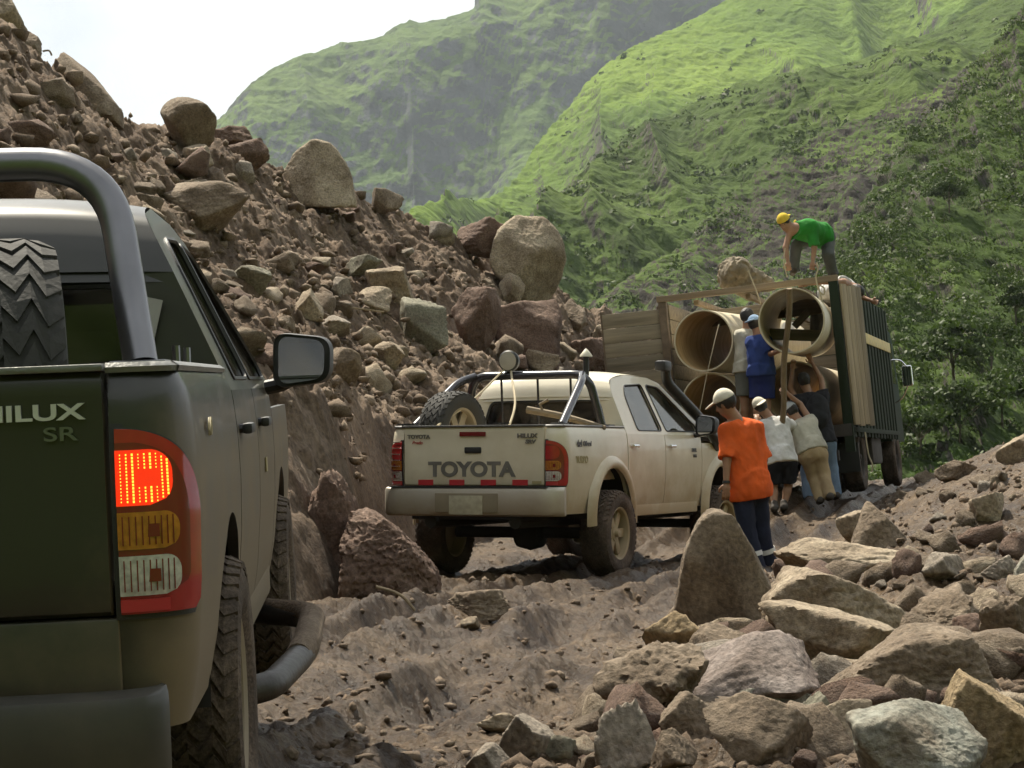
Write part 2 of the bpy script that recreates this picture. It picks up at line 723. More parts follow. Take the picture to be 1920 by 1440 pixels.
# ------------------------------------------------------------------ the ground: muddy track, rubble bank, landslide
MUD = [(0.044, 0.027, 0.0145), (0.078, 0.051, 0.0285), (0.132, 0.091, 0.054)]
SOIL = [(0.074, 0.049, 0.033), (0.122, 0.085, 0.058), (0.190, 0.142, 0.102)]
M_mud = mat_earth('wet_mud', MUD, scale=1.1, rough=0.58, bump=0.05, bscale=9.0, wet=0.34, spec=0.15)
_N, _L = nodes_of(M_mud)
_b = _N['Principled BSDF']
_at = _N.new('ShaderNodeAttribute')
_at.attribute_name = 'wet'
_src = [l for l in _L if l.to_socket == _b.inputs['Base Color']][0].from_socket
_rs = [l for l in _L if l.to_socket == _b.inputs['Roughness']][0].from_socket
_mc = _N.new('ShaderNodeMixRGB')
_mc.blend_type = 'MULTIPLY'
_L.new(_at.outputs['Fac'], _mc.inputs['Fac'])
_L.new(_src, _mc.inputs['Color1'])
_mc.inputs['Color2'].default_value = (0.52, 0.46, 0.38, 1)
_L.new(_mc.outputs['Color'], _b.inputs['Base Color'])
_mr = _N.new('ShaderNodeMix')
_L.new(_at.outputs['Fac'], _mr.inputs[0])
_L.new(_rs, _mr.inputs[2])
_mr.inputs[3].default_value = 0.34
_L.new(_mr.outputs[0], _b.inputs['Roughness'])
M_soil = mat_earth('slide_soil', SOIL, scale=0.7, rough=0.95, bump=0.06, bscale=5.0)
M_clod = mat_earth('soil_clods', [(0.085, 0.058, 0.039), (0.140, 0.101, 0.070), (0.230, 0.178, 0.130)], scale=1.5, rough=0.95, bump=0.02, bscale=18)


def interp(tab, y):
    a = np.array(tab, float)
    return np.interp(y, a[:, 0], a[:, 1])


XR = [(2, -0.9), (8, -0.1), (12, 0.55), (16, 1.25), (20, 2.6), (24, 3.5), (28, 4.6), (34, 6.4), (45, 10), (80, 22)]
XT = [(2, -3.3), (6, -3.2), (10, -2.6), (14, -1.9), (17, -1.25), (19.3, -1.35), (23, -0.95), (26, 0.0), (30, 0.9), (34, 1.6), (38, 2.6), (44, 5.0), (60, 12)]
HB = [(-1, 0), (0, 0), (0.5, 0.22), (1, 0.45), (2, 0.85), (2.6, 1.0), (4.5, 1.05), (6.5, 0.3), (9, -2.5), (14, -8), (30, -20), (100, -26)]


def ground_z(X, Y):
    z = 0.52 * sstep(22.8, 31, Y)
    d = X - interp(XR, Y)
    m = 0.10 + 0.90 * sstep(9, 21, Y)
    hb = interp(HB, d)
    bank = np.where(hb > 0, hb * m, hb)
    z = z + bank
    z = z - 10 * sstep(48, 75, Y) - 16 * sstep(75, 160, Y)
    # wheel ruts that follow the track
    onroad = sstep(0.35, -0.15, d) * sstep(-0.4, 0.4, X - interp(XT, Y))
    wob = 0.12 * perlin(np.stack([Y * 0.35, X * 0.1, 0 * X], 1))
    rut = 0 * X
    for c, w, dep in ((-0.55, 0.17, 0.18), (-1.05, 0.13, 0.09), (-1.75, 0.17, 0.17), (-2.3, 0.14, 0.09), (-3.1, 0.16, 0.10)):
        q = (d - c + wob) / w
        brk = 0.55 + 0.9 * perlin(np.stack([X * 0.8 + 40 * c, Y * 0.45, 0 * X], 1))
        rut = rut + onroad * np.clip(brk, 0.15, 1) * np.exp(-(q / 1.25) ** 2)
        z = z + onroad * np.clip(brk, 0.1, 1.4) * (-dep * np.exp(-q * q) + dep * 0.75 * np.exp(-((np.abs(q) - 1.9) / 0.6) ** 2))
    p = np.stack([X, Y, 0 * X], 1)
    n1 = fbm(p * 0.9, 3)
    n2 = fbm(p * np.array([2.6, 1.7, 1]) + 9 + 0.5 * n1[:, None], 4, 0.55)
    rough = 0.35 + 0.65 * sstep(-0.3, 0.6, d)
    z = z + 0.07 * n1 + n2 * (0.030 + 0.11 * rough)
    n4 = fbm(p * 7.5 + 3, 3, 0.6)
    z = z + 0.052 * np.maximum(n4, -0.1) * (0.7 + 0.8 * rough)
    n5 = fbm(p * 19 + 7, 2, 0.6)
    z = z + 0.035 * np.maximum(n5, 0)
    ground_z.wet = np.clip(rut + onroad * np.clip(0.2 + 1.6 * n1, 0, 0.6) + sstep(0.05, -0.25, n2) * 0.35 * onroad, 0, 1)
    return z


ks = np.concatenate([np.linspace(-2.2, -0.30, 60)[:-1], np.linspace(-0.30, 0.29, 600), np.linspace(0.29, 0.45, 110)[1:], np.linspace(0.45, 2.2, 60)[1:]])
ys = np.concatenate([np.linspace(1.5, 6.0, 30)[:-1], np.geomspace(6.0, 46, 640), np.geomspace(46, 260, 40)[1:]])
KK, YY = np.meshgrid(ks, ys)
XX = KK * YY
ZZ = ground_z(XX.ravel(), YY.ravel())
GV = np.stack([XX.ravel(), YY.ravel(), ZZ], 1)
me = mesh_from('ground', GV, grid_faces(len(ys), len(ks)))
me.attributes.new('wet', 'FLOAT', 'POINT').data.foreach_set('value', ground_z.wet.astype(np.float32))
ground = link('ground', me, M_mud)
ground['kind'] = 'structure'
bvh_ground = BVHTree.FromPolygons(GV.tolist(), grid_faces(len(ys), len(ks)).tolist())

# landslide: stations from toe to crest
ST = [  # toe (x, y, z)   crest
    ((-3.6, 2.0, 0), (-12.5, 14.0, 8.5)),
    ((-3.3, 6.0, 0), tuple(P(-420, -260, 20))),
    ((-2.6, 10.5, 0), tuple(P(-120, -70, 23))),
    ((-1.75, 15.2, 0), tuple(P(75, 110, 25.5))),
    ((-1.20, 17.6, 0), tuple(P(235, 212, 28))),
    ((-1.30, 20.0, 0), tuple(P(420, 262, 31))),
    ((-1.05, 22.8, 0), tuple(P(545, 330, 33))),
    ((-0.10, 26.0, 0.1), tuple(P(690, 385, 35))),
    ((0.85, 30.0, 0.4), tuple(P(840, 440, 37))),
    ((1.55, 34.0, 0.5), tuple(P(1035, 545, 40))),
    ((2.6, 38.5, 0.5), tuple(P(1150, 600, 43))),
    ((5.0, 45.0, 0.4), tuple(P(1300, 670, 48))),
    ((10.0, 55.0, -2), tuple(P(1500, 760, 58))),
]
toe = np.array([s[0] for s in ST], float)
crest = np.array([s[1] for s in ST], float)
NU, NV = 620, 330
tt = np.linspace(0, len(ST) - 1, NU)


def cat(A, t):
    i = np.clip(np.floor(t).astype(int), 0, len(A) - 2)
    f = (t - i)[:, None]
    p0, p1, p2, p3 = A[np.maximum(i - 1, 0)], A[i], A[i + 1], A[np.minimum(i + 2, len(A) - 1)]
    return 0.5 * (2 * p1 + (p2 - p0) * f + (2 * p0 - 5 * p1 + 4 * p2 - p3) * f ** 2 + (3 * p1 - p0 - 3 * p2 + p3) * f ** 3)


T, Cc = cat(toe, tt), cat(crest, tt)
vv = np.concatenate([np.linspace(-0.04, 1.0, NV - 40), np.linspace(1.0, 1.9, 41)[1:]])
zp = interp([(-0.04, -0.35), (0, 0), (0.07, 0.16), (0.13, 0.27), (0.2, 0.325), (0.4, 0.47), (0.7, 0.74), (1.0, 1.0), (1.1, 1.0), (1.3, 0.7), (1.9, -0.6)], vv)
S = T[None] + (Cc - T)[None] * vv[:, None, None]
S[..., 2] = T[None, :, 2] + (Cc - T)[None, :, 2] * zp[:, None]
q = S.reshape(-1, 3)
amp = np.repeat(sstep(-0.02, 0.12, vv), NU)
n_a = fbm(q * 0.55, 3)
n_b = fbm(q * 1.9 + 5, 4, 0.58)
n_c = fbm(q * 6.0 + 11, 3, 0.6)
bankz = np.exp(-((np.repeat(vv, NU) - 0.09) / 0.06) ** 2)     # scraped cut at the foot: smoother
q[:, 2] += amp * (0.42 * n_a + (1 - 0.35 * bankz) * (0.26 * n_b + 0.15 * np.maximum(n_c, -0.15)))
q[:, 1] -= amp * (0.22 * n_b + 0.15 * n_a)
SF = grid_faces(NV, NU, flip=True)
slope = link('debris_slope', mesh_from('debris_slope', q, SF), M_soil)
slope['kind'] = 'structure'
bvh_slope = BVHTree.FromPolygons(q.tolist(), SF.tolist())


def cast(px, py):
    """where the sight line through a photograph pixel meets the ground"""
    o, d = Vector((0, 0, CAM_H)), ray(px, py)
    best = None
    for b in (bvh_ground, bvh_slope):
        h = b.ray_cast(o, d)
        if h[0] is not None and (best is None or h[3] < best[1]):
            best = (h[0], h[3])
    return best[0] if best else None


def drop(x, y):
    best = None
    for b in (bvh_ground, bvh_slope):
        h = b.ray_cast(Vector((x, y, 60)), Vector((0, 0, -1)))
        if h[0] is not None and (best is None or h[0].z > best):
            best = h[0].z
    return best


# ------------------------------------------------------------------ boulders
def ico(level):
    bm = bmesh.new()
    bmesh.ops.create_icosphere(bm, subdivisions=level, radius=1.0)
    bm.verts.index_update()
    V = np.array([v.co[:] for v in bm.verts])
    Fc = np.array([[v.index for v in f.verts] for f in bm.faces])
    bm.free()
    return V, Fc


ICO = {k: ico(k) for k in (1, 2, 3, 4, 5, 6)}


def rock_verts(seed, level=4, nplanes=10, p=14, noise=0.06, extra=None, nf=2.2):
    r_ = np.random.default_rng(seed)
    V, Fc = ICO[level]
    n = r_.normal(size=(nplanes, 3))
    n /= np.linalg.norm(n, axis=1, keepdims=True)
    d = r_.uniform(0.50, 0.92, nplanes)
    p = p * 2.2
    Rr_ = np.linalg.qr(r_.normal(size=(3, 3)))[0]
    ax = np.array([(1, 0, 0), (-1, 0, 0), (0, 1, 0), (0, -1, 0), (0, 0, 1), (0, 0, -1)], float) @ Rr_.T
    n = np.concatenate([n, ax])
    d = np.concatenate([d, np.full(6, 1.0)])
    if nplanes >= 20:
        d[:nplanes] = r_.uniform(0.72, 1.0, nplanes)
    if extra is not None:
        n, d = extra
    dots = np.maximum(V @ n.T, 0) / d
    rad = (dots ** p).sum(1) ** (-1 / p)
    W = V * rad[:, None]
    if noise:
        off = r_.uniform(0, 60, 3)
        W = W * (1 + noise * 1.6 * fbm(W * nf + off, 3, 0.55) + noise * 1.1 * fbm(W * nf * 3.3 + off, 4, 0.62, ridged=True))[:, None]
    lo, hi = W.min(0), W.max(0)
    return (W - (lo + hi) / 2) / (hi - lo) * 2, Fc


def outline_planes(poly, thick=0.8, tilt=0.18, seed=0):
    """half-spaces of a convex block whose front outline is the given polygon (x, z in -1..1)"""
    r_ = np.random.default_rng(seed)
    n, d = [], []
    c = np.mean(poly, 0)
    k = len(poly)
    for i in range(k):
        a, b = np.array(poly[i]) - c, np.array(poly[(i + 1) % k]) - c
        e = b - a
        m = np.array([e[1], -e[0]])
        m = m / np.linalg.norm(m)
        dd = m @ a
        if dd < 0:
            m, dd = -m, -dd
        ty = r_.uniform(-tilt, tilt)
        v = np.array([m[0], ty, m[1]])
        n.append(v / np.linalg.norm(v))
        d.append(dd / np.linalg.norm(v))
    for _ in range(3):                       # broken-off facets on the front
        v = np.array([r_.uniform(-0.9, 0.9), -0.8, r_.uniform(-0.5, 0.8)])
        n.append(v / np.linalg.norm(v))
        d.append(thick * r_.uniform(0.78, 0.98))
    for sgn in (-1, 1):
        v = np.array([r_.uniform(-0.15, 0.15), sgn, r_.uniform(0.05, 0.3)])
        n.append(v / np.linalg.norm(v))
        d.append(thick)
    return np.array(n), np.array(d)


ROCKC = {
    'tan': [(0.16, 0.120, 0.082), (0.28, 0.225, 0.160), (0.40, 0.335, 0.250)],
    'brown': [(0.098, 0.070, 0.047), (0.172, 0.131, 0.092), (0.27, 0.218, 0.163)],
    'red': [(0.085, 0.052, 0.038), (0.130, 0.083, 0.061), (0.19, 0.130, 0.098)],
    'grey': [(0.13, 0.104, 0.080), (0.235, 0.20, 0.16), (0.34, 0.30, 0.25)],
    'green': [(0.11, 0.09, 0.066), (0.175, 0.165, 0.122), (0.255, 0.245, 0.188)],
    'purple': [(0.12, 0.088, 0.070), (0.20, 0.162, 0.142), (0.29, 0.25, 0.228)],
    'blue': [(0.15, 0.108, 0.070), (0.235, 0.225, 0.185), (0.32, 0.335, 0.295)],
    'ochre': [(0.17, 0.125, 0.07), (0.29, 0.215, 0.125), (0.40, 0.32, 0.20)],
}
M_rock = {k: mat_earth('rock_' + k, v, scale=2.6, rough=0.88, bump=0.040, bscale=10.0) for k, v in ROCKC.items()}


def boulder(px0, px1, py0, py1, colour, label, seed, level=5, depth=0.8, D=None, poly=None, thick=0.7, p=16,
            noise=0.06, rz=0.0, sink=0.12, group=None, nplanes=11, cat_='boulder', lean=0.0):
    """a boulder that spans the given pixel box in the photograph, resting where its foot meets the ground"""
    cx = (px0 + px1) / 2
    foot = py1 - (py1 - py0) * 0.10
    if D is None:
        h = cast(cx, foot)
        D = h.y if h is not None else 30.0
    D = D + 0.25 * depth * (px1 - px0) / F_PX * D
    w, hgt = (px1 - px0) / F_PX * D, (py1 - py0) / F_PX * D
    hgt2 = hgt * (1 + sink)
    if poly is not None:
        W, Fc = rock_verts(seed, level, p=p, noise=noise, extra=outline_planes(poly, thick, seed=seed))
    else:
        W, Fc = rock_verts(seed, level, p=p, noise=noise, nplanes=nplanes)
    W = W * np.array([w / 2, depth * w / 2, hgt2 / 2])
    if lean:
        W[:, 0] += lean * W[:, 2]
    c = P(cx, (py0 + py1) / 2, D)
    W[:, 2] += hgt2 / 2
    me = mesh_from('boulder', W, Fc)
    try:
        me.set_sharp_from_angle(angle=R(60))
    except Exception:
        pass
    o = link('boulder', me, M_rock[colour], loc=(c.x, c.y, c.z + hgt / 2 - hgt2), rot=(0, 0, rz))
    tag(o, label, cat_, group)
    BOULDERS.append((c.x, c.y, w * 0.5))
    return o


BOULDERS = []
TALL = [(-1.0, -1.0), (-0.96, -0.1), (-0.84, 0.45), (-0.6, 0.83), (-0.32, 1.0), (-0.02, 0.97), (0.32, 0.66), (0.70, 0.08), (1.0, -0.4), (1.0, -1.0)]
boulder(1262, 1466, 953, 1195, 'brown', 'tall upright pointed slab of brown rock beside the man in orange', 11, level=6, depth=0.5, poly=TALL, thick=0.42, p=12, noise=0.028, sink=0.1)
boulder(1428, 1712, 1062, 1215, 'tan', 'pale broken slab with a pale ledge in front of the tall upright rock', 23, level=5, depth=0.9, poly=[(-1, -1), (-0.95, 0.2), (-0.7, 0.75), (-0.35, 1), (0.0, 0.9), (0.55, 0.3), (0.98, 0.0), (1, -1)], thick=0.75, noise=0.07)
boulder(1424, 1716, 1128, 1262, 'tan', 'low pale ledge rock lying under the broken slab', 29, level=5, depth=0.8, p=18, noise=0.06)
boulder(1203, 1352, 1143, 1225, 'ochre', 'yellowish flat rock at the foot of the tall upright slab', 31, depth=0.9)
boulder(1284, 1412, 1168, 1242, 'brown', 'rounded brown rock lying between the flat yellowish and the purple rock', 37, depth=0.9)
boulder(1284, 1538, 1184, 1325, 'purple', 'purple grey angular rock with a sloping clean face', 41, level=5, depth=0.9, p=22, noise=0.045)
boulder(1486, 1892, 1172, 1350, 'brown', 'largest flat topped brown boulder of the right heap', 47, level=6, depth=0.7, p=20, noise=0.055, poly=[(-1, -1), (-0.95, -0.55), (-0.15, 0.75), (0.1, 1.0), (0.55, 0.95), (0.85, 0.1), (1, -0.5), (1, -1)], thick=0.8)
boulder(1330, 1522, 1258, 1335, 'blue', 'thin pale bluish slab below the purple rock', 53, depth=0.8, p=20)
boulder(1110, 1325, 1202, 1362, 'brown', 'mud caked cone shaped lump at the edge of the track', 59, level=5, depth=1.0, p=8, noise=0.14)
boulder(1318, 1532, 1298, 1440, 'brown', 'dark faced broken rock with a sharp left edge', 61, level=5, depth=0.8, p=24, noise=0.05, nplanes=9)
boulder(1588, 1862, 1312, 1500, 'blue', 'pale blue green speckled boulder at the bottom edge', 67, level=6, depth=0.8, p=9, noise=0.045, nplanes=13)
boulder(1752, 1985, 1252, 1470, 'ochre', 'ochre boulder with a dark shaded face at the right edge', 71, level=6, depth=0.8, p=22, noise=0.05)
boulder(1112, 1245, 1312, 1450, 'grey', 'rounded grey brown rock low beside the track', 73, depth=0.9, p=10, noise=0.09)
boulder(1232, 1345, 1296, 1405, 'brown', 'lumpy brown rock right of the rounded grey brown one', 79, depth=0.9, p=9, noise=0.1)
boulder(1222, 1312, 1366, 1450, 'brown', 'small upright rock at the bottom of the heap', 83, depth=0.9)
boulder(1205, 1300, 1355, 1410, 'red', 'small reddish wedge of rock under the lumpy brown rock', 84, depth=0.8)
boulder(1488, 1575, 1296, 1400, 'green', 'greenish rock wedged beside the dark faced rock', 89, depth=0.8)
boulder(1525, 1640, 1310, 1395, 'tan', 'tan rock behind the pale blue green boulder', 90, depth=0.8)
boulder(1452, 1705, 1008, 1092, 'tan', 'long low pale boulder behind the broken slab', 97, level=5, depth=0.7, noise=0.09)
boulder(1588, 1700, 940, 1022, 'brown', 'dark pyramid shaped rock behind the long low boulder', 101, depth=0.9, poly=[(-1, -1), (-0.6, 0.4), (-0.3, 1), (0.0, 0.9), (0.55, 0.1), (1, -0.4), (1, -1)], thick=0.8)
boulder(1566, 1632, 955, 1022, 'tan', 'rounded tan rock left of the dark pyramid rock', 103, depth=0.9, D=19.2)
boulder(1815, 1884, 922, 980, 'tan', 'light rock standing high on the right bank', 107, depth=0.9)
boulder(1722, 1815, 1035, 1100, 'grey', 'grey rock among rubble right of the long low boulder', 109, depth=0.9)
boulder(1835, 1905, 1040, 1085, 'grey', 'small pale grey rock near the right edge of the bank', 113, depth=0.9)
boulder(1750, 1835, 862, 905, 'brown', 'smooth flat rock on the skyline of the right bank', 127, depth=0.8)
boulder(1868, 1940, 812, 872, 'tan', 'pale slab on the skyline at the right edge', 131, depth=0.8)
boulder(1900, 1945, 1040, 1100, 'blue', 'pale boulder cut off by the right edge', 132, depth=0.8)
boulder(1788, 1842, 1150, 1190, 'red', 'small reddish stone on the dirt right of the broken slab', 137, level=4, depth=0.9)
boulder(1690, 1860, 1095, 1190, 'brown', 'earth covered mound of rock behind the broken slab', 138, depth=0.9, p=8, noise=0.13)
boulder(1830, 1960, 1115, 1230, 'brown', 'earthy lump at the right edge above the ochre boulder', 140, depth=0.9, p=8, noise=0.13)
boulder(930, 1046, 1338, 1432, 'grey', 'rounded pale grey rock at the near edge of the track', 139, depth=0.9, p=11)
boulder(892, 985, 1333, 1378, 'tan', 'flat pale stone beside the rounded pale grey rock', 149, depth=0.9)
boulder(872, 968, 1392, 1450, 'grey', 'wedge shaped grey stone at the bottom edge of the track', 151, depth=0.9)
boulder(1010, 1082, 1376, 1430, 'green', 'greenish grey stone right of the rounded pale grey rock', 157, level=4, depth=0.9)
# landslide side
boulder(640, 828, 952, 1128, 'red', 'big lumpy brown boulder at the foot of the bank left of the white pickup', 163, level=6, depth=1.1, D=16.6, p=5, noise=0.11, poly=[(-1, -1), (-1, 0.75), (-0.75, 1), (-0.2, 0.8), (0.4, 0.3), (0.9, -0.35), (1, -0.8), (0.9, -1)], thick=0.9)
boulder(565, 690, 878, 1075, 'red', 'reddish block of bank behind the dark pickup mirror side', 167, level=5, depth=1.0, D=17.2, p=3.2, noise=0.14, nplanes=24)
boulder(838, 958, 1104, 1165, 'brown', 'mud covered stone lying on the track below the white pickup', 173, depth=0.9, p=10, noise=0.1)
boulder(862, 900, 1155, 1185, 'tan', 'small tan stone in front of the mud covered stone', 179, level=4, depth=0.9)
boulder(918, 1062, 404, 572, 'tan', 'huge pale egg shaped boulder standing on the slide crest', 181, level=6, depth=0.95, p=11, noise=0.035, nplanes=8, D=36.5,
        poly=[(-0.85, -0.3), (-1, 0.1), (-0.75, 0.75), (-0.35, 1.0), (0.35, 1.0), (0.85, 0.65), (1.0, 0.1), (0.75, -0.55), (0.45, -1), (0.0, -1)], thick=0.85)
boulder(935, 985, 512, 590, 'tan', 'smaller pale rock leaning on the huge egg shaped boulder', 182, depth=0.9, D=36.0)
boulder(522, 670, 258, 382, 'tan', 'large pale boulder with a dirt cap on the crest', 191, level=6, depth=0.9, D=32.0, p=11, noise=0.04,
        poly=[(-1, -1), (-1, -0.2), (-0.55, 0.7), (-0.15, 1.0), (0.35, 0.85), (0.75, 0.25), (1, -0.8), (1, -1)], thick=0.9)
boulder(302, 408, 181, 268, 'brown', 'round brown boulder alone on the skyline', 193, level=5, depth=0.9, D=28.6, p=7, nplanes=22, noise=0.05, sink=0.25)
boulder(292, 474, 340, 445, 'brown', 'wide dark boulder above the dark pickup cab', 197, level=5, depth=0.8, p=16, noise=0.05)
boulder(742, 842, 556, 660, 'green', 'angular grey green boulder in the middle of the slide', 199, level=5, depth=0.9, p=22, noise=0.04)
boulder(684, 776, 498, 572, 'tan', 'bright tan rock above the grey green boulder', 211, level=5, depth=0.9, p=20)
boulder(646, 718, 478, 520, 'green', 'small dark greenish rock above the bright tan rock', 223, depth=0.9)
boulder(655, 735, 535, 585, 'tan', 'tan rock left of the bright tan rock', 227, depth=0.9)
boulder(430, 512, 498, 552, 'green', 'grey green rock just right of the dark pickup window', 229, depth=0.9)
boulder(538, 608, 540, 598, 'tan', 'rounded tan rock above the door mirror', 233, depth=0.9)
boulder(614, 660, 518, 558, 'grey', 'blocky grey rock left of the tan rocks', 239, level=4, depth=0.9)
boulder(846, 940, 536, 668, 'red', 'large reddish earth block right of the grey green boulder', 241, level=5, depth=1.0, p=10, noise=0.08)
boulder(915, 1055, 560, 690, 'red', 'big reddish rounded face of bank below the egg shaped boulder', 251, level=5, depth=0.9, p=12, noise=0.06)
boulder(405, 508, 258, 330, 'red', 'reddish block on the crest left of the dirt capped boulder', 257, level=5, depth=0.9, D=30.4, p=13, noise=0.08)
boulder(395, 480, 236, 280, 'red', 'low reddish lump of earth on the skyline', 258, depth=0.9, D=31, p=9, noise=0.1)
boulder(92, 226, 92, 205, 'brown', 'long tilted slab pointing up on the upper left skyline', 263, level=5, depth=0.7, D=26.0, p=20, noise=0.035, sink=0.3,
        poly=[(-1, 0.45), (-0.72, 1.0), (-0.1, 0.55), (0.55, 0.0), (1.0, -0.55), (1, -1), (-0.9, -1)], thick=0.7)
boulder(-40, 82, 55, 135, 'brown', 'dark rounded boulder high at the upper left edge', 269, level=5, depth=0.8, D=25.0, p=12)
boulder(-60, 52, -40, 78, 'tan', 'topmost tall boulder in the upper left corner', 271, level=5, depth=0.8, D=25.6, p=12)
boulder(-30, 38, 118, 225, 'red', 'reddish boulder at the left edge under the dark rounded one', 277, level=5, depth=0.8, D=24.0)
boulder(338, 402, 268, 322, 'tan', 'small split rock below the round skyline boulder', 281, depth=0.9)
boulder(440, 480, 300, 345, 'grey', 'small pale rock under the reddish crest block', 282, level=4, depth=0.9)
boulder(696, 758, 352, 398, 'brown', 'brown rock on the crest right of the dirt capped boulder', 283, depth=0.9, D=35)
boulder(855, 948, 408, 478, 'red', 'dark reddish lump on the crest left of the egg shaped boulder', 293, level=5, depth=0.9, D=36.6, p=10, noise=0.08)
boulder(1108, 1165, 598, 668, 'tan', 'pale rock just left of the open wooden truck door', 307, depth=0.9, D=39)
boulder(1040, 1100, 560, 620, 'brown', 'brown rock on the crest right of the egg shaped boulder', 311, depth=0.9, D=39)
boulder(690, 760, 640, 690, 'tan', 'long tan stone on the lower slide above the white pickup', 313, depth=0.9)
boulder(605, 680, 650, 720, 'brown', 'brown block right of the door mirror', 317, depth=0.9)
boulder(1060, 1150, 630, 700, 'red', 'earthy mound behind the antenna of the white pickup', 331, level=5, depth=0.9, p=9, noise=0.12)
boulder(590, 660, 590, 632, 'grey', 'grey flattened stone right above the door mirror', 337, level=4, depth=0.9)
boulder(985, 1050, 655, 700, 'tan', 'tan hump of rock behind the round lamp of the white pickup', 347, depth=0.9, p=10)

# repeated rocks: shared meshes, each rock an object
ROCKME = []
for k in range(16):
    W, Fc = rock_verts(900 + k, 3, nplanes=9, p=16, noise=0.09)
    ROCKME.append((W, Fc))
KEYS = ['tan', 'brown', 'red', 'grey', 'brown', 'red', 'brown']
ROCKBASE = {}


def small_rock(x, y, size, label, group, k, colour):
    z = drop(x, y)
    if z is None:
        return
    key = (k, colour)
    if key not in ROCKBASE:
        W, Fc = ROCKME[k]
        ROCKBASE[key] = mesh_from('rock', W * 0.5, Fc)
        ROCKBASE[key].materials.append(M_rock[colour])
    o = bpy.data.objects.new('rock', ROCKBASE[key])
    COL.objects.link(o)
    s = RNG.uniform(0.75, 1.25, 3) * np.array([1, 1, 0.75]) * size
    o.scale = s
    o.rotation_euler = (RNG.uniform(-0.4, 0.4), RNG.uniform(-0.4, 0.4), RNG.uniform(0, 6.28))
    o.location = (x, y, z + s[2] * RNG.uniform(-0.05, 0.22))
    tag(o, label, 'rock', group)


def clear_of(x, y, r):
    return all((x - a) ** 2 + (y - b) ** 2 > (0.75 * c + r) ** 2 for a, b, c in BOULDERS)


cnt = 0
tries = 0
while cnt < 150 and tries < 4000:
    tries += 1
    px, py = RNG.uniform(-10, 1150), RNG.uniform(150, 720)
    h = cast(px, py)
    if h is None or h.y > 41 or h.x > interp(XT, h.y) - 0.6:
        continue
    size = 0.16 + 0.42 * RNG.random() ** 2.2
    if not clear_of(h.x, h.y, size * 0.5):
        continue
    k_, c_ = int(RNG.integers(16)), KEYS[int(RNG.integers(7))]
    small_rock(h.x, h.y, size, 'loose %s %s rock lying on the landslide slope' % ('knee sized' if size > 0.3 else 'small', {'red': 'reddish'}.get(c_, c_)), 'loose rocks on the landslide slope', k_, c_)
    cnt += 1
cnt = tries = 0
while cnt < 145 and tries < 4000:
    tries += 1
    px, py = RNG.uniform(900, 1925), RNG.uniform(880, 1440)
    h = cast(px, py)
    if h is None or h.y > 34:
        continue
    d = h.x - float(interp(XR, h.y))
    if d < 0.25:
        continue
    size = (0.08 + 0.26 * RNG.random() ** 2) if cnt >= 60 or h.y > 14.5 else RNG.uniform(0.2, 0.42)
    if not clear_of(h.x, h.y, size * 0.3):
        continue
    k_, c_ = int(RNG.integers(16)), KEYS[int(RNG.integers(7))]
    small_rock(h.x, h.y, size, 'loose %s %s rock in the rubble bank right of the track' % ('larger' if size > 0.2 else 'small', {'red': 'reddish'}.get(c_, c_)), 'loose rocks in the right rubble bank', k_, c_)
    cnt += 1

# clods and gravel: uncountable
def scatter_clods(name, pts, sizes, mat, level=1):
    V0, F0 = ICO[level]
    n = len(pts)
    nv = len(V0)
    V = np.zeros((n, nv, 3))
    rr = RNG.uniform(0.5, 1.3, (n, nv, 1))
    sc = RNG.uniform(0.6, 1.3, (n, 1, 3)) * np.array([1, 1, 0.8])
    V = V0[None] * rr * sc * np.asarray(sizes)[:, None, None] * 0.5
    a = RNG.uniform(0, 6.28, n)
    c, s = np.cos(a)[:, None], np.sin(a)[:, None]
    V = np.stack([V[..., 0] * c - V[..., 1] * s, V[..., 0] * s + V[..., 1] * c, V[..., 2]], -1)
    V += np.asarray(pts)[:, None, :]
    Fc = (F0[None] + (np.arange(n) * nv)[:, None, None]).reshape(-1, 3)
    o = link(name, mesh_from(name, V.reshape(-1, 3), Fc, smooth=False), mat)
    o['kind'] = 'stuff'
    return o


NCL = 22000
ii = RNG.integers(30, NV - 42, NCL)
jj = RNG.integers(NU // 8, NU - 20, NCL)
vsel = vv[ii]
_p0 = q.reshape(NV, NU, 3)[ii, jj]
mask = np.clip(0.30 + 1.5 * fbm(_p0 * 0.45 + 2, 3), 0.10, 1)
ok = ((vsel > 0.15) | (RNG.random(NCL) < 0.4)) & (RNG.random(NCL) < mask)
pp = q.reshape(NV, NU, 3)[ii[ok], jj[ok]] + RNG.normal(0, 0.05, (ok.sum(), 3)) * np.array([1, 1, 0.1])
sz = 0.022 + 0.24 * RNG.random(len(pp)) ** 5.0
scatter_clods('slide_gravel', pp, sz, M_clod)
kk, yy = RNG.uniform(-0.28, 0.42, 20000), np.exp(RNG.uniform(np.log(7.0), np.log(34), 20000))
xx = kk * yy
d = xx - interp(XR, yy)
den = np.where(d > 0.2, 1.0, 0.45)
ok = (RNG.random(20000) < den) & (xx > interp(XT, yy) - 0.3)
xx, yy, d = xx[ok], yy[ok], d[ok]
zz = ground_z(xx, yy)
sz = (0.015 + 0.10 * RNG.random(len(xx)) ** 3) * np.where(d > 0.2, 1.0, 0.7)
scatter_clods('track_gravel', np.stack([xx, yy, zz], 1), sz, M_clod)
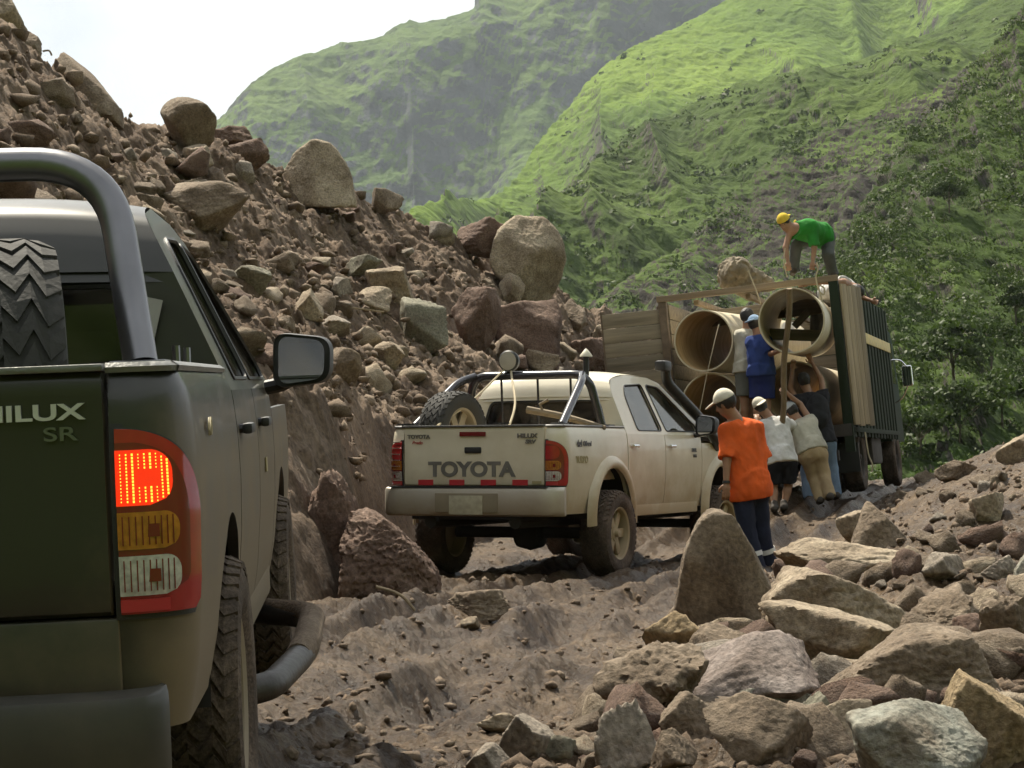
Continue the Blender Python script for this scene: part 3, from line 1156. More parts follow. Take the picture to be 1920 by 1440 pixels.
# ------------------------------------------------------------------ hills across the valley
def mat_hill(name, grass, rock, thr, scale=0.02, spots=0.3, bump=1.0):
    m = bpy.data.materials.new(name)
    m.use_nodes = True
    N, L = nodes_of(m)
    b = N['Principled BSDF']
    b.inputs['Roughness'].default_value = 0.95
    b.inputs['Specular IOR Level'].default_value = 0.1
    t = N.new('ShaderNodeTexCoord')
    n = N.new('ShaderNodeTexNoise')
    n.inputs['Scale'].default_value = scale
    n.inputs['Detail'].default_value = 9
    n.inputs['Roughness'].default_value = 0.62
    L.new(t.outputs['Object'], n.inputs['Vector'])
    r = N.new('ShaderNodeValToRGB')
    e = r.color_ramp.elements
    e[0].position, e[0].color = 0.30, (*grass[0], 1)
    e[1].position, e[1].color = 0.70, (*grass[2], 1)
    k = e.new(0.5)
    k.color = (*grass[1], 1)
    L.new(n.outputs['Fac'], r.inputs['Fac'])
    # scattered shrubs
    n2 = N.new('ShaderNodeTexNoise')
    n2.inputs['Scale'].default_value = scale * 11
    n2.inputs['Detail'].default_value = 5
    L.new(t.outputs['Object'], n2.inputs['Vector'])
    r2 = N.new('ShaderNodeMapRange')
    r2.inputs['From Min'].default_value = 0.54
    r2.inputs['From Max'].default_value = 0.64
    r2.inputs['To Min'].default_value = 0.0
    r2.inputs['To Max'].default_value = spots
    L.new(n2.outputs['Fac'], r2.inputs['Value'])
    mx1 = N.new('ShaderNodeMixRGB')
    L.new(r2.outputs['Result'], mx1.inputs['Fac'])
    L.new(r.outputs['Color'], mx1.inputs['Color1'])
    mx1.inputs['Color2'].default_value = (*[c * 0.45 for c in grass[0]], 1)
    # rock where the face is steep
    g = N.new('ShaderNodeNewGeometry')
    s = N.new('ShaderNodeSeparateXYZ')
    L.new(g.outputs['True Normal'], s.inputs['Vector'])
    n3 = N.new('ShaderNodeTexNoise')
    n3.inputs['Scale'].default_value = scale * 2.2
    n3.inputs['Detail'].default_value = 7
    L.new(t.outputs['Object'], n3.inputs['Vector'])
    ma = N.new('ShaderNodeMath')
    ma.operation = 'MULTIPLY_ADD'
    L.new(n3.outputs['Fac'], ma.inputs[0])
    ma.inputs[1].default_value = 0.7
    ma.inputs[2].default_value = -0.35
    ad = N.new('ShaderNodeMath')
    ad.operation = 'ADD'
    L.new(s.outputs['Z'], ad.inputs[0])
    L.new(ma.outputs[0], ad.inputs[1])
    r3 = N.new('ShaderNodeMapRange')
    r3.inputs['From Min'].default_value = thr - 0.05
    r3.inputs['From Max'].default_value = thr + 0.05
    r3.inputs['To Min'].default_value = 1.0
    r3.inputs['To Max'].default_value = 0.0
    L.new(ad.outputs[0], r3.inputs['Value'])
    nr = N.new('ShaderNodeTexNoise')
    nr.inputs['Scale'].default_value = scale * 7
    nr.inputs['Detail'].default_value = 8
    L.new(t.outputs['Object'], nr.inputs['Vector'])
    rr = N.new('ShaderNodeValToRGB')
    rr.color_ramp.elements[0].position = 0.35
    rr.color_ramp.elements[1].position = 0.7
    rr.color_ramp.elements[0].color = (*[c * 0.55 for c in rock], 1)
    rr.color_ramp.elements[1].color = (*[c * 1.35 for c in rock], 1)
    L.new(nr.outputs['Fac'], rr.inputs['Fac'])
    mx2 = N.new('ShaderNodeMixRGB')
    L.new(r3.outputs['Result'], mx2.inputs['Fac'])
    L.new(mx1.outputs['Color'], mx2.inputs['Color1'])
    L.new(rr.outputs['Color'], mx2.inputs['Color2'])
    L.new(mx2.outputs['Color'], b.inputs['Base Color'])
    nb = N.new('ShaderNodeTexNoise')
    nb.inputs['Scale'].default_value = scale * 14
    nb.inputs['Detail'].default_value = 6
    L.new(t.outputs['Object'], nb.inputs['Vector'])
    bp = N.new('ShaderNodeBump')
    bp.inputs['Strength'].default_value = 0.9
    bp.inputs['Distance'].default_value = bump
    L.new(nb.outputs['Fac'], bp.inputs['Height'])
    L.new(bp.outputs['Normal'], b.inputs['Normal'])
    return m


def resample(pts, n):
    A = np.array([tuple(p) for p in pts], float)
    return cat(A, np.linspace(0, len(A) - 1, n))


def hill(name, ridge, base, mat, nu, nv, prof, gul, gsc, seed, bsc=3.0, bamp=0.5, back=0.6):
    """ridge line and foot line given as (px, py, metres); lofted, then cut by gullies down the fall line"""
    Rg = resample([P(*r_) for r_ in ridge], nu)
    Bs = resample([P(*b_) for b_ in base], nu)
    v = np.concatenate([np.linspace(0, 1, nv - 30), 1 + np.linspace(0, back, 31)[1:]])
    z = np.interp(np.clip(v, 0, 1), *np.array(prof).T)
    G = Bs[None] + (Rg - Bs)[None] * v[:, None, None]
    G[..., 2] = Bs[None, :, 2] + (Rg - Bs)[None, :, 2] * z[:, None]
    over = np.clip(v - 1, 0, None)[:, None]
    G[..., 2] -= over * 1.1 * np.linalg.norm(Rg - Bs, axis=1)[None]
    L_ = np.concatenate([[0], np.cumsum(np.linalg.norm(np.diff(Rg, axis=0), axis=1))])
    H_ = np.linalg.norm(Rg - Bs, axis=1).mean()
    uu, vv_ = np.meshgrid(L_, v * H_)
    pc = np.stack([uu.ravel() / gsc, vv_.ravel() / gsc * 0.28, np.full(uu.size, seed * 7.7)], 1)
    wv = fbm(pc * 0.7 + 31, 2)
    pc[:, 0] += 0.6 * wv
    n_ = fbm(pc, 2, 0.42, ridged=True)
    pf = G.reshape(-1, 3) / (gsc * 0.35)
    n2 = fbm(pf, 4, 0.55)
    bush = 1 - 2 * np.abs(perlin(G.reshape(-1, 3) / bsc + 5)) - np.abs(perlin(G.reshape(-1, 3) / bsc * 2.1 + 9))
    amp = np.repeat(0.05 + 0.95 * np.sin(np.clip(v, 0, 1) * PI) ** 1.0, nu)
    Q = G.reshape(-1, 3).copy()
    # push along a mean face normal (towards the viewer and up)
    e1, e2 = (Rg[-1] - Rg[0]), (Rg - Bs).mean(0)
    nn = np.cross(e1, e2)
    nn /= np.linalg.norm(nn)
    if nn[2] < 0:
        nn = -nn
    Q += nn[None] * ((gul * (n_ - 0.3) + gul * 0.30 * n2) * amp + bamp * bush)[:, None]
    o = link(name, mesh_from(name, Q, grid_faces(len(v), nu)), mat)
    o['kind'] = 'structure'
    return Q.reshape(len(v), nu, 3), nv - 30


GR_A = [(0.032, 0.058, 0.014), (0.052, 0.090, 0.018), (0.078, 0.120, 0.024)]
GR_B = [(0.052, 0.090, 0.014), (0.088, 0.142, 0.019), (0.130, 0.190, 0.028)]  # lighter green stands for the patch of sun on this spur
GR_C = [(0.030, 0.050, 0.011), (0.050, 0.080, 0.016), (0.078, 0.114, 0.022)]  # cloud shadow over the shaded spur is put into this darker green
GR_D = [(0.018, 0.034, 0.007), (0.034, 0.058, 0.010), (0.060, 0.090, 0.016)]  # darkened to carry the cloud shadow lying on the right hillside
RK = (0.075, 0.068, 0.060)
M_hA = mat_hill('hill_far_grass', GR_A, (0.052, 0.058, 0.062), 0.50, 0.006, 0.45, 6)
M_hB = mat_hill('hill_grass_sun_patch', GR_B, RK, 0.36, 0.012, 0.40, 3)
M_hC = mat_hill('hill_shrub_cloud_shade', GR_C, (0.066, 0.060, 0.050), 0.40, 0.022, 0.55, 2)
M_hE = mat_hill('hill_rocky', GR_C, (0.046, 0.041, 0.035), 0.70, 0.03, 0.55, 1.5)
M_hD = mat_hill('hill_near_scrub_cloud_shade', GR_D, RK, 0.36, 0.05, 0.5, 0.8)

LIN = [(0, 0), (0.3, 0.22), (0.6, 0.5), (0.8, 0.73), (1, 1)]
CLF = [(0, 0), (0.35, 0.22), (0.55, 0.38), (0.68, 0.72), (0.8, 0.88), (1, 1)]
HA, _ = hill('far_mountain', [(150, 420, 1500), (330, 320, 1550), (430, 240, 1600), (490, 172, 1620), (560, 128, 1650), (640, 100, 1680), (720, 80, 1700), (800, 50, 1750), (885, 18, 1780), (900, -20, 1800), (1000, -70, 1850), (1200, -150, 1900), (1600, -320, 2000), (2100, -420, 2100)],
             [(-100, 700, 950), (150, 700, 950), (350, 700, 960), (450, 700, 970), (550, 700, 980), (650, 700, 990), (750, 700, 1000), (850, 700, 1000), (950, 700, 1000), (1050, 700, 1000), (1150, 700, 1000), (1350, 700, 1050), (1700, 700, 1100), (2200, 700, 1100)],
             M_hA, 460, 300, CLF, 45, 190, 1, 14, 2.0)
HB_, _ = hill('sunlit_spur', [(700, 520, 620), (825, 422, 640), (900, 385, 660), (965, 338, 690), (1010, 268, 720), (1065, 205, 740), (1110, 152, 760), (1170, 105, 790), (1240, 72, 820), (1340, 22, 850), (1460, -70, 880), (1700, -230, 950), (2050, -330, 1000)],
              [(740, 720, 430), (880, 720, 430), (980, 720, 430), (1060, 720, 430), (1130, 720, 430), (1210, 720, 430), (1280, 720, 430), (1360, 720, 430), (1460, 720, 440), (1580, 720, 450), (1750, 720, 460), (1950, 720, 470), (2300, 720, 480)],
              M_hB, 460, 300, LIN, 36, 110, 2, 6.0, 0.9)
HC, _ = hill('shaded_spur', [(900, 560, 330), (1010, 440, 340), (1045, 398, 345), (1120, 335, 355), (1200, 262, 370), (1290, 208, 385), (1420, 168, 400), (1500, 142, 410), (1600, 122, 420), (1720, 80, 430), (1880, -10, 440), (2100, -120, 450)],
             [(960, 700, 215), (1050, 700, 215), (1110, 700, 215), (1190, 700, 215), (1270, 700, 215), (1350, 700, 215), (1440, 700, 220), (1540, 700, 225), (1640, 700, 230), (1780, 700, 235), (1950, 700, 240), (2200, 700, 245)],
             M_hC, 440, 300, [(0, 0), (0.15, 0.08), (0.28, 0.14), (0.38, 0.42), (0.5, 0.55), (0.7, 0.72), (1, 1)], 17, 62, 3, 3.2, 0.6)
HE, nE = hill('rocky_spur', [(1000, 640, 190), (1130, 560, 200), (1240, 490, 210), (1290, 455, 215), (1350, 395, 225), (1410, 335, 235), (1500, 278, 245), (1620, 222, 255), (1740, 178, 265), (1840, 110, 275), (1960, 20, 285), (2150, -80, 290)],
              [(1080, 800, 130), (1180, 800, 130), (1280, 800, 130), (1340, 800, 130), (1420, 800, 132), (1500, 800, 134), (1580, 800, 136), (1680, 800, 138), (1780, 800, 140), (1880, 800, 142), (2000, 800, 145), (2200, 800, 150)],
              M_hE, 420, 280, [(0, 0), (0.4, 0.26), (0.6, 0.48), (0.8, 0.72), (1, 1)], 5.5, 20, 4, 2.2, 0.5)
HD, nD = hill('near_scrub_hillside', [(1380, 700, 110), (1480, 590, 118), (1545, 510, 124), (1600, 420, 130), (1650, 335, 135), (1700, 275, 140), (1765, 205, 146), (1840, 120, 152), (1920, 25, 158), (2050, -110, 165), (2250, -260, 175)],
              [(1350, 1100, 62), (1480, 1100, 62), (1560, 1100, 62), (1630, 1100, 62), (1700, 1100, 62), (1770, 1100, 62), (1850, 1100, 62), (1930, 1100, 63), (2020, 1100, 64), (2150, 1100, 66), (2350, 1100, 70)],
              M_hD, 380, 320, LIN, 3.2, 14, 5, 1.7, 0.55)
gp = np.array([(-6000, -500, -45), (6000, -500, -45), (6000, 9000, -45), (-6000, 9000, -45)], float)
vf = link('valley_floor', mesh_from('valley_floor', gp, np.array([[0, 1, 2, 3]])), M_hA)
vf['kind'] = 'structure'


# the other flank of the valley: beside and behind the viewpoint
def flank_hill(name, pts, base_z, seed):
    n = 120
    A = cat(np.array(pts, float), np.linspace(0, len(pts) - 1, n))
    v = np.linspace(0, 1.3, 60)
    foot = A.copy()
    foot[:, :2] *= 0.35
    foot[:, 2] = base_z
    G = foot[None] + (A - foot)[None] * v[:, None, None]
    G[..., 2] = base_z + (A[None, :, 2] - base_z) * np.minimum(v, 2 - v)[:, None]
    Q = G.reshape(-1, 3)
    Q[:, 2] += 9 * fbm(Q / 38.0 + seed, 4, ridged=True) * np.repeat(np.clip(v, 0, 1), n)
    o = link(name, mesh_from(name, Q, grid_faces(60, n)), M_hC)
    o['kind'] = 'structure'


flank_hill('rear_hillside', [(260, 60, 120), (290, -60, 150), (240, -190, 150), (120, -280, 130), (-40, -300, 140), (-180, -250, 150), (-260, -150, 150), (-280, -40, 140), (-250, 60, 110)], -40, 3)


# shrubs and leaves
def leaf_mat(name, cols):
    m = bpy.data.materials.new(name)
    m.use_nodes = True
    N, L = nodes_of(m)
    b = N['Principled BSDF']
    b.inputs['Roughness'].default_value = 0.6
    b.inputs['Specular IOR Level'].default_value = 0.25
    g = N.new('ShaderNodeNewGeometry')
    r = N.new('ShaderNodeValToRGB')
    e = r.color_ramp.elements
    e[0].color = (*cols[0], 1)
    e[1].color = (*cols[2], 1)
    k = e.new(0.5)
    k.color = (*cols[1], 1)
    t = N.new('ShaderNodeTexCoord')
    n = N.new('ShaderNodeTexNoise')
    n.inputs['Scale'].default_value = 0.12
    n.inputs['Detail'].default_value = 5
    L.new(t.outputs['Object'], n.inputs['Vector'])
    mm = N.new('ShaderNodeMath')
    mm.operation = 'MULTIPLY_ADD'
    L.new(g.outputs['Random Per Island'], mm.inputs[0])
    mm.inputs[1].default_value = 0.35
    sb = N.new('ShaderNodeMath')
    sb.operation = 'MULTIPLY_ADD'
    L.new(n.outputs['Fac'], sb.inputs[0])
    sb.inputs[1].default_value = 1.6
    sb.inputs[2].default_value = -0.5
    L.new(sb.outputs[0], mm.inputs[2])
    L.new(mm.outputs[0], r.inputs['Fac'])
    L.new(r.outputs['Color'], b.inputs['Base Color'])
    tl = N.new('ShaderNodeBsdfTranslucent')
    L.new(r.outputs['Color'], tl.inputs['Color'])
    ms = N.new('ShaderNodeMixShader')
    ms.inputs['Fac'].default_value = 0.35
    L.new(b.outputs[0], ms.inputs[1])
    L.new(tl.outputs[0], ms.inputs[2])
    L.new(ms.outputs[0], N['Material Output'].inputs['Surface'])
    return m


M_leafD = leaf_mat('leaf_near', [(0.018, 0.033, 0.007), (0.040, 0.067, 0.012), (0.082, 0.118, 0.021)])  # leaf tones lowered to stand for cloud shadow on the near hillside
M_leafC = leaf_mat('leaf_far', [(0.022, 0.036, 0.009), (0.040, 0.064, 0.014), (0.070, 0.100, 0.020)])


def leaf_cloud(C, RAD, per, leaf, flat=0.75):
    """leaf quads spread over the shells of ellipsoidal clumps; returns V, F"""
    n = len(C)
    d = RNG.normal(size=(n, per, 3))
    d /= np.linalg.norm(d, axis=2, keepdims=True)
    d[..., 2] = np.abs(d[..., 2]) * 1.0 - 0.15
    rad = RAD[:, None, None] * RNG.uniform(0.55, 1.1, (n, per, 1)) * np.array([1, 1, flat])
    c = C[:, None, :] + d * rad
    nrm = d + RNG.normal(0, 0.55, d.shape)
    nrm /= np.linalg.norm(nrm, axis=2, keepdims=True)
    t = np.cross(nrm, RNG.normal(size=d.shape))
    t /= np.linalg.norm(t, axis=2, keepdims=True)
    b = np.cross(nrm, t)
    s = leaf * RAD[:, None, None] * RNG.uniform(0.6, 1.3, (n, per, 1))
    V = np.stack([c - t * s - b * s * .6, c + t * s - b * s * .45, c + t * s * .8 + b * s * .6, c - t * s * .9 + b * s * .5], 2)
    Fc = np.arange(n * per * 4).reshape(-1, 4)
    return V.reshape(-1, 3), Fc


def scrub(name, G, rows, n, size, per, leaf, mat, keep):
    i = RNG.integers(1, rows, n)
    j = RNG.integers(2, G.shape[1] - 2, n)
    C = G[i, j] + RNG.normal(0, 0.4, (n, 3)) * np.array([1, 1, 0]) * size[0]
    e1, e2 = G[i, j + 1] - G[i, j - 1], G[np.minimum(i + 1, rows), j] - G[i - 1, j]
    nz = np.cross(e1, e2)
    nz = np.abs(nz[:, 2]) / (np.linalg.norm(nz, axis=1) + 1e-9)
    k = RNG.random(n) < keep(C, nz)
    C = C[k]
    rad = size[0] + (size[1] - size[0]) * RNG.random(len(C)) ** 2
    V, Fc = leaf_cloud(C, rad, per, leaf)
    o = link(name, mesh_from(name, V, Fc, smooth=False), mat)
    o['kind'] = 'stuff'


def dens(sc, lo, hi, zthr):
    def f(C, nz):
        m = fbm(C / sc, 3)
        return np.clip((m - lo) / (hi - lo), 0.02, 1) * sstep(zthr - .1, zthr + .05, nz)
    return f


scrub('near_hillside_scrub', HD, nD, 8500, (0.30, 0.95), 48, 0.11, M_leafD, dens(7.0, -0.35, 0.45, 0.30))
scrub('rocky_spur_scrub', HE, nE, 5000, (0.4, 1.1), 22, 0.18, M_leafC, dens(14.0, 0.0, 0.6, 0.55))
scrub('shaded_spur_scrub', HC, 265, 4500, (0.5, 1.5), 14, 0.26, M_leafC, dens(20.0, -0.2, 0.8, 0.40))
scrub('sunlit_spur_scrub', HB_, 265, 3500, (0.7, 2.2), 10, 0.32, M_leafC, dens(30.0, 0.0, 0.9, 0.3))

# trees on the near hillside, each its own thing
M_bark = mat_plain('bark', (0.09, 0.07, 0.05), 0.9, bump=0.01, bscale=20)
bvh_D = BVHTree.FromPolygons(HD.reshape(-1, 3).tolist(), grid_faces(HD.shape[0], HD.shape[1]).tolist())


def tree(px, py, hgt, spread, label, seed, flat=0.55):
    h = bvh_D.ray_cast(Vector((0, 0, CAM_H)), ray(px, py))
    if h[0] is None:
        return
    r_ = random.Random(seed)
    root = empty('tree', h[0] - Vector((0, 0, 0.1)))
    tag(root, label, 'tree', 'trees on the near hillside')
    mb = MB()
    top = Vector((r_.uniform(-.2, .2), r_.uniform(-.2, .2), hgt * 0.6))
    mb.tube([(0, 0, -0.2), (top.x * .3, top.y * .3, hgt * .3), top], [0.09 * hgt / 4, 0.07 * hgt / 4, 0.04 * hgt / 4], 8, sub=4)
    tips = []
    for k in range(7):
        a = k * 0.9 + r_.uniform(-.3, .3)
        e = Vector((math.cos(a) * spread * r_.uniform(.45, .8), math.sin(a) * spread * r_.uniform(.45, .8), hgt * r_.uniform(0.5, 0.92)))
        s0 = Vector((0, 0, hgt * r_.uniform(0.3, 0.55)))
        mb.tube([s0, (s0 + e) / 2 + Vector((0, 0, hgt * .06)), e], [0.035 * hgt / 4, 0.025 * hgt / 4, 0.012 * hgt / 4], 6, sub=3)
        tips.append(e)
    mb.build('trunk', M_bark, root)
    C = np.array([(t.x + r_.uniform(-.3, .3), t.y + r_.uniform(-.3, .3), t.z + r_.uniform(-.15, .2)) for t in tips for _ in range(3)] + [(0, 0, hgt * .9)])
    V, Fc = leaf_cloud(C, np.array([spread * r_.uniform(0.32, 0.50) for _ in C]), 110, 0.12, flat)
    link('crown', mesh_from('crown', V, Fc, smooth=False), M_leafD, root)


for a in [(1790, 735, 3.0, 1.7, 'flat topped dark tree on the hillside right of the truck mirror', 1, .45),
          (1858, 700, 2.2, 1.3, 'rounded tree uphill right of the flat topped tree', 2, .7),
          (1880, 800, 2.2, 1.6, 'broad bright green tree at the right edge above the bank', 4, .6),
          (1800, 830, 2.0, 1.6, 'wide light green tree just above the right bank', 5, .55),
          (1725, 860, 1.8, 1.3, 'small light green tree lowest beside the truck', 6, .6),
          (1905, 610, 2.2, 1.3, 'light tree high at the right edge of the hillside', 7, .7),
          (1780, 400, 2.2, 1.2, 'tree high on the right hillside below the ridge', 11, .7)]:
    tree(*a)
# ------------------------------------------------------------------ pickups
M_black = mat_plain('black_plastic', (0.018, 0.018, 0.019), 0.5, bump=0.001, bscale=200)
M_rubber = mat_plain('tyre_rubber', (0.030, 0.029, 0.027), 0.85, bump=0.003, bscale=60)
M_mudrub = mat_earth('muddy_rubber', [(0.045, 0.034, 0.026), (0.085, 0.062, 0.046), (0.14, 0.105, 0.08)], scale=6, rough=0.9, bump=0.012, bscale=24)
M_under = mat_plain('underbody', (0.022, 0.019, 0.016), 0.9)
M_inner = mat_plain('cab_interior', (0.035, 0.035, 0.036), 0.8)
M_seat = mat_plain('seat_fabric', (0.07, 0.07, 0.075), 0.9)
M_chrome = mat_plain('chrome', (0.75, 0.75, 0.76), 0.12, metal=1.0, var=0.02)
M_letter = mat_plain('worn_chrome_letter', (0.55, 0.55, 0.53), 0.38, metal=0.35, var=0.1)
M_glass = mat_glass('window_glass', (0.30, 0.36, 0.33), 0.35)
M_glassd = mat_glass('dark_window_glass', (0.10, 0.12, 0.12), 0.30)
M_rimc = mat_dirty('cream_rim', (0.50, 0.42, 0.25), (0.20, 0.14, 0.09), -0.5, 0.5, rough=0.5, coat=0.1, base_dirt=0.3, amount=0.8)
M_rimd = mat_dirty('dusty_rim', (0.34, 0.30, 0.22), (0.20, 0.15, 0.10), -0.5, 0.5, rough=0.5, coat=0.1, base_dirt=0.4, amount=0.9)
M_red = mat_plain('red_lens', (0.32, 0.012, 0.014), 0.12, coat=0.6, var=0.15, vscale=14)
M_dred = mat_plain('dark_red_lens', (0.15, 0.008, 0.01), 0.15, coat=0.5)
M_amber = mat_plain('amber_lens', (0.38, 0.14, 0.015), 0.15, coat=0.6, var=0.25, vscale=60)
M_clear = mat_plain('clear_lens', (0.42, 0.41, 0.37), 0.15, coat=0.6, var=0.3, vscale=60)
M_brake = mat_plain('lit_brake_lens', (0.55, 0.03, 0.01), 0.2, coat=0.4, emis=((1.0, 0.025, 0.004), 0.42))
M_dot = mat_plain('lit_brake_bulb', (0.9, 0.3, 0.05), 0.3, emis=((1.0, 0.22, 0.02), 2.6))
M_refl = mat_plain('red_reflective_tape', (0.42, 0.03, 0.035), 0.3)
M_txt = mat_plain('grey_lettering', (0.13, 0.12, 0.105), 0.6, var=0.25)
M_decal = mat_plain('dark_decal', (0.05, 0.05, 0.05), 0.5)
M_fade = mat_plain('faded_decal', (0.33, 0.27, 0.13), 0.6)
M_mirror = mat_plain('mirror_glass', (0.8, 0.82, 0.84), 0.02, metal=1.0, var=0.0)
M_lampg = mat_plain('lamp_glass', (0.35, 0.33, 0.28), 0.2, coat=0.5)
M_rope = mat_plain('rope', (0.42, 0.36, 0.25), 0.9)
M_stick = mat_wood('weathered_stick', (0.32, 0.25, 0.16), 3, 0)
M_polebar = mat_plain('roll_bar_black', (0.022, 0.021, 0.028), 0.26, coat=0.4, var=0.2)
M_stepbar = mat_plain('muddy_step_tube', (0.040, 0.035, 0.030), 0.5, coat=0.0, var=0.4, vscale=10, bump=0.004, bscale=30)
M_barsilver = mat_plain('roll_bar_silver', (0.18, 0.18, 0.19), 0.33, metal=0.85, var=0.15)

WID = 0.885
INS = [(0.35, 0.075), (0.45, 0.05), (0.60, 0.022), (0.80, 0.004), (0.95, 0.0), (1.08, 0.004), (1.18, 0.014), (1.235, 0.026), (1.26, 0.05)]
CORN = 0.17


def skin(s, z, off=0.0):
    """right flank of the body: s runs from the tailgate gap round the corner and forward"""
    s, z = np.broadcast_arrays(np.asarray(s, float), np.asarray(z, float))
    ins = np.interp(z, *np.array(INS).T)
    x0 = 0.705
    flat = WID - CORN - x0
    arc = CORN * PI / 2
    a = np.clip((s - flat) / CORN, 0, PI / 2)
    xf = x0 + np.minimum(s, flat)
    x = np.where(s < flat, xf, WID - CORN + CORN * np.sin(a))
    y = np.where(s < flat, 0.0, CORN - CORN * np.cos(a)) + np.maximum(s - flat - arc, 0)
    nx, ny = np.sin(a), -np.cos(a)
    nx, ny = np.where(s < flat, 0, nx), np.where(s < flat, -1, ny)
    o = off - ins
    return np.stack([x + nx * o, y + ny * o, z], -1)


S_ARC = (WID - CORN - 0.705) + CORN * PI / 2      # s where the flank becomes straight, y = CORN
def s_of(y):
    return S_ARC + y - CORN


def mir(G):
    G = np.array(G, float)
    G[..., 0] *= -1
    return G


def tyre(mb_t, mb_l, Rr, wd, n=44, zig=True):
    prof = [(-wd * .40, Rr * .58), (-wd * .50, Rr * .68), (-wd * .52, Rr * .82), (-wd * .47, Rr * .93), (-wd * .36, Rr * .968), (0, Rr * .975),
            (wd * .36, Rr * .968), (wd * .47, Rr * .93), (wd * .52, Rr * .82), (wd * .50, Rr * .68), (wd * .40, Rr * .58)]
    mb_t.lathe(prof, 48)
    # zigzag lugs round the tread
    xs = np.linspace(-wd * .50, wd * .50, 9)
    st = 2 * PI / n
    zz_ = np.array([0.15, 0.45, -0.15, 0.35, 0.0, 0.35, -0.15, 0.45, 0.15]) * st * 1.5
    rr = np.array([.94, .985, 1, 1, 1, 1, 1, .985, .94]) * Rr
    for k in range(n):
        for half in (0, 1):
            a0 = k * st + (half * st * 0.5)
            idx = range(0, 5) if half == 0 else range(4, 9)
            idx = list(idx)
            V = []
            for i in idx:
                for (da, dr) in ((0.0, 0), (0.64 * st, 0), (0.60 * st, -0.045 * Rr), (0.04 * st, -0.045 * Rr)):
                    a = a0 + zz_[i] + da
                    V.append((xs[i] * (0.985 if i not in (0, 8) else 1), (rr[i] + dr) * math.cos(a), (rr[i] + dr) * math.sin(a)))
            m = len(idx)
            Fc = [tuple(f) for f in grid_faces(m, 4, wrap=True)] + [(0, 1, 2, 3), tuple(range((m - 1) * 4, m * 4))[::-1]]
            mb_l.add(V, Fc, smooth=False)


def wheel(parent, loc, Rr, wd, side, m_tyre, m_rim, rot=(0, 0, 0), n=44):
    w = empty('wheel', loc, rot)
    w.parent = parent
    a, b = MB(), MB()
    tyre(a, b, Rr, wd, n)
    for v_ in b.V:
        a.V.append(v_)
    off = a.n
    a.F += [tuple(i + off for i in f) for f in b.F]
    a.sm += b.sm
    a.n += b.n
    a.build('tyre', m_tyre, w, autosmooth=False)
    r = MB()
    s = side
    rr = Rr * .60
    r.lathe([(-wd * .42 * s, rr), (-wd * .38 * s, rr * .93), (wd * .2 * s, rr * .88), (wd * .40 * s, rr * .93), (wd * .44 * s, rr * 1.0), (wd * .41 * s, rr * 1.03)], 36)
    fx = wd * .20 * s
    for k in range(6):
        t = k * PI / 3
        r.box((fx, math.cos(t) * rr * .60, math.sin(t) * rr * .60), (0.025, rr * .68, rr * .34), rot=(t, 0, 0), bev=0.006)
    r.lathe([(fx + .02 * s, 0.0), (fx + .02 * s, rr * .30), (fx - .01 * s, rr * .34)], 20)
    r.lathe([(fx + .06 * s, 0.0), (fx + .055 * s, rr * .13), (fx, rr * .16)], 14)
    r.lathe([(fx - .05 * s, 0.0), (fx - .05 * s, rr * .92)], 24)
    r.build('rim', m_rim, w)
    return w


def pane(name, pts, mat, parent, thick=0.006):
    """flat pane from a polygon"""
    V = [Vector(p) for p in pts]
    n = (V[1] - V[0]).cross(V[2] - V[0]).normalized() * thick
    m = len(V)
    mb = MB()
    mb.add([v[:] for v in V] + [(v + n)[:] for v in V], [tuple(range(m)), tuple(range(m, 2 * m))[::-1]] + [(i, i + m, (i + 1) % m + m, (i + 1) % m) for i in range(m)], smooth=False)
    return mb.build(name, mat, parent)


def holed(outer, holes, fn):
    """triangles of a polygon with holes, mapped by fn(u, v) -> point"""
    bm = bmesh.new()
    for loop in [outer] + holes:
        vs = [bm.verts.new((u, v, 0)) for u, v in loop]
        for i in range(len(vs)):
            bm.edges.new((vs[i], vs[(i + 1) % len(vs)]))
    bmesh.ops.triangle_fill(bm, use_beauty=True, edges=bm.edges[:])
    bm.verts.index_update()
    V = [fn(v.co.x, v.co.y) for v in bm.verts]
    Fc = [[v.index for v in f.verts] for f in bm.faces]
    bm.free()
    return V, Fc


def rnd_poly(pts, rad, seg=4):
    pts = [Vector((p[0], p[1], 0)) for p in pts]
    out = []
    n = len(pts)
    for i in range(n):
        a, b, c = pts[i - 1], pts[i], pts[(i + 1) % n]
        u, v = a - b, c - b
        d = min(rad, u.length * .45, v.length * .45)
        p, q_ = b + u.normalized() * d, b + v.normalized() * d
        for k in range(seg + 1):
            t = k / seg
            w = p * (1 - t) ** 2 + b * 2 * t * (1 - t) + q_ * t * t
            out.append((w.x, w.y))
    return out


GH = [(1.58, 1.19), (1.62, 1.55), (1.67, 1.66), (1.78, 1.735), (2.2, 1.785), (2.8, 1.775), (3.08, 1.725), (3.98, 1.19)]
WIN_R = [(1.90, 1.235), (1.93, 1.56), (2.03, 1.675), (2.53, 1.70), (2.57, 1.235)]
WIN_F = [(2.68, 1.235), (2.64, 1.70), (2.98, 1.68), (3.60, 1.30), (3.60, 1.235)]


def ghx(z):
    return 0.868 - (z - 1.19) * 0.40 - 0.10 * max(0, z - 1.19) ** 2


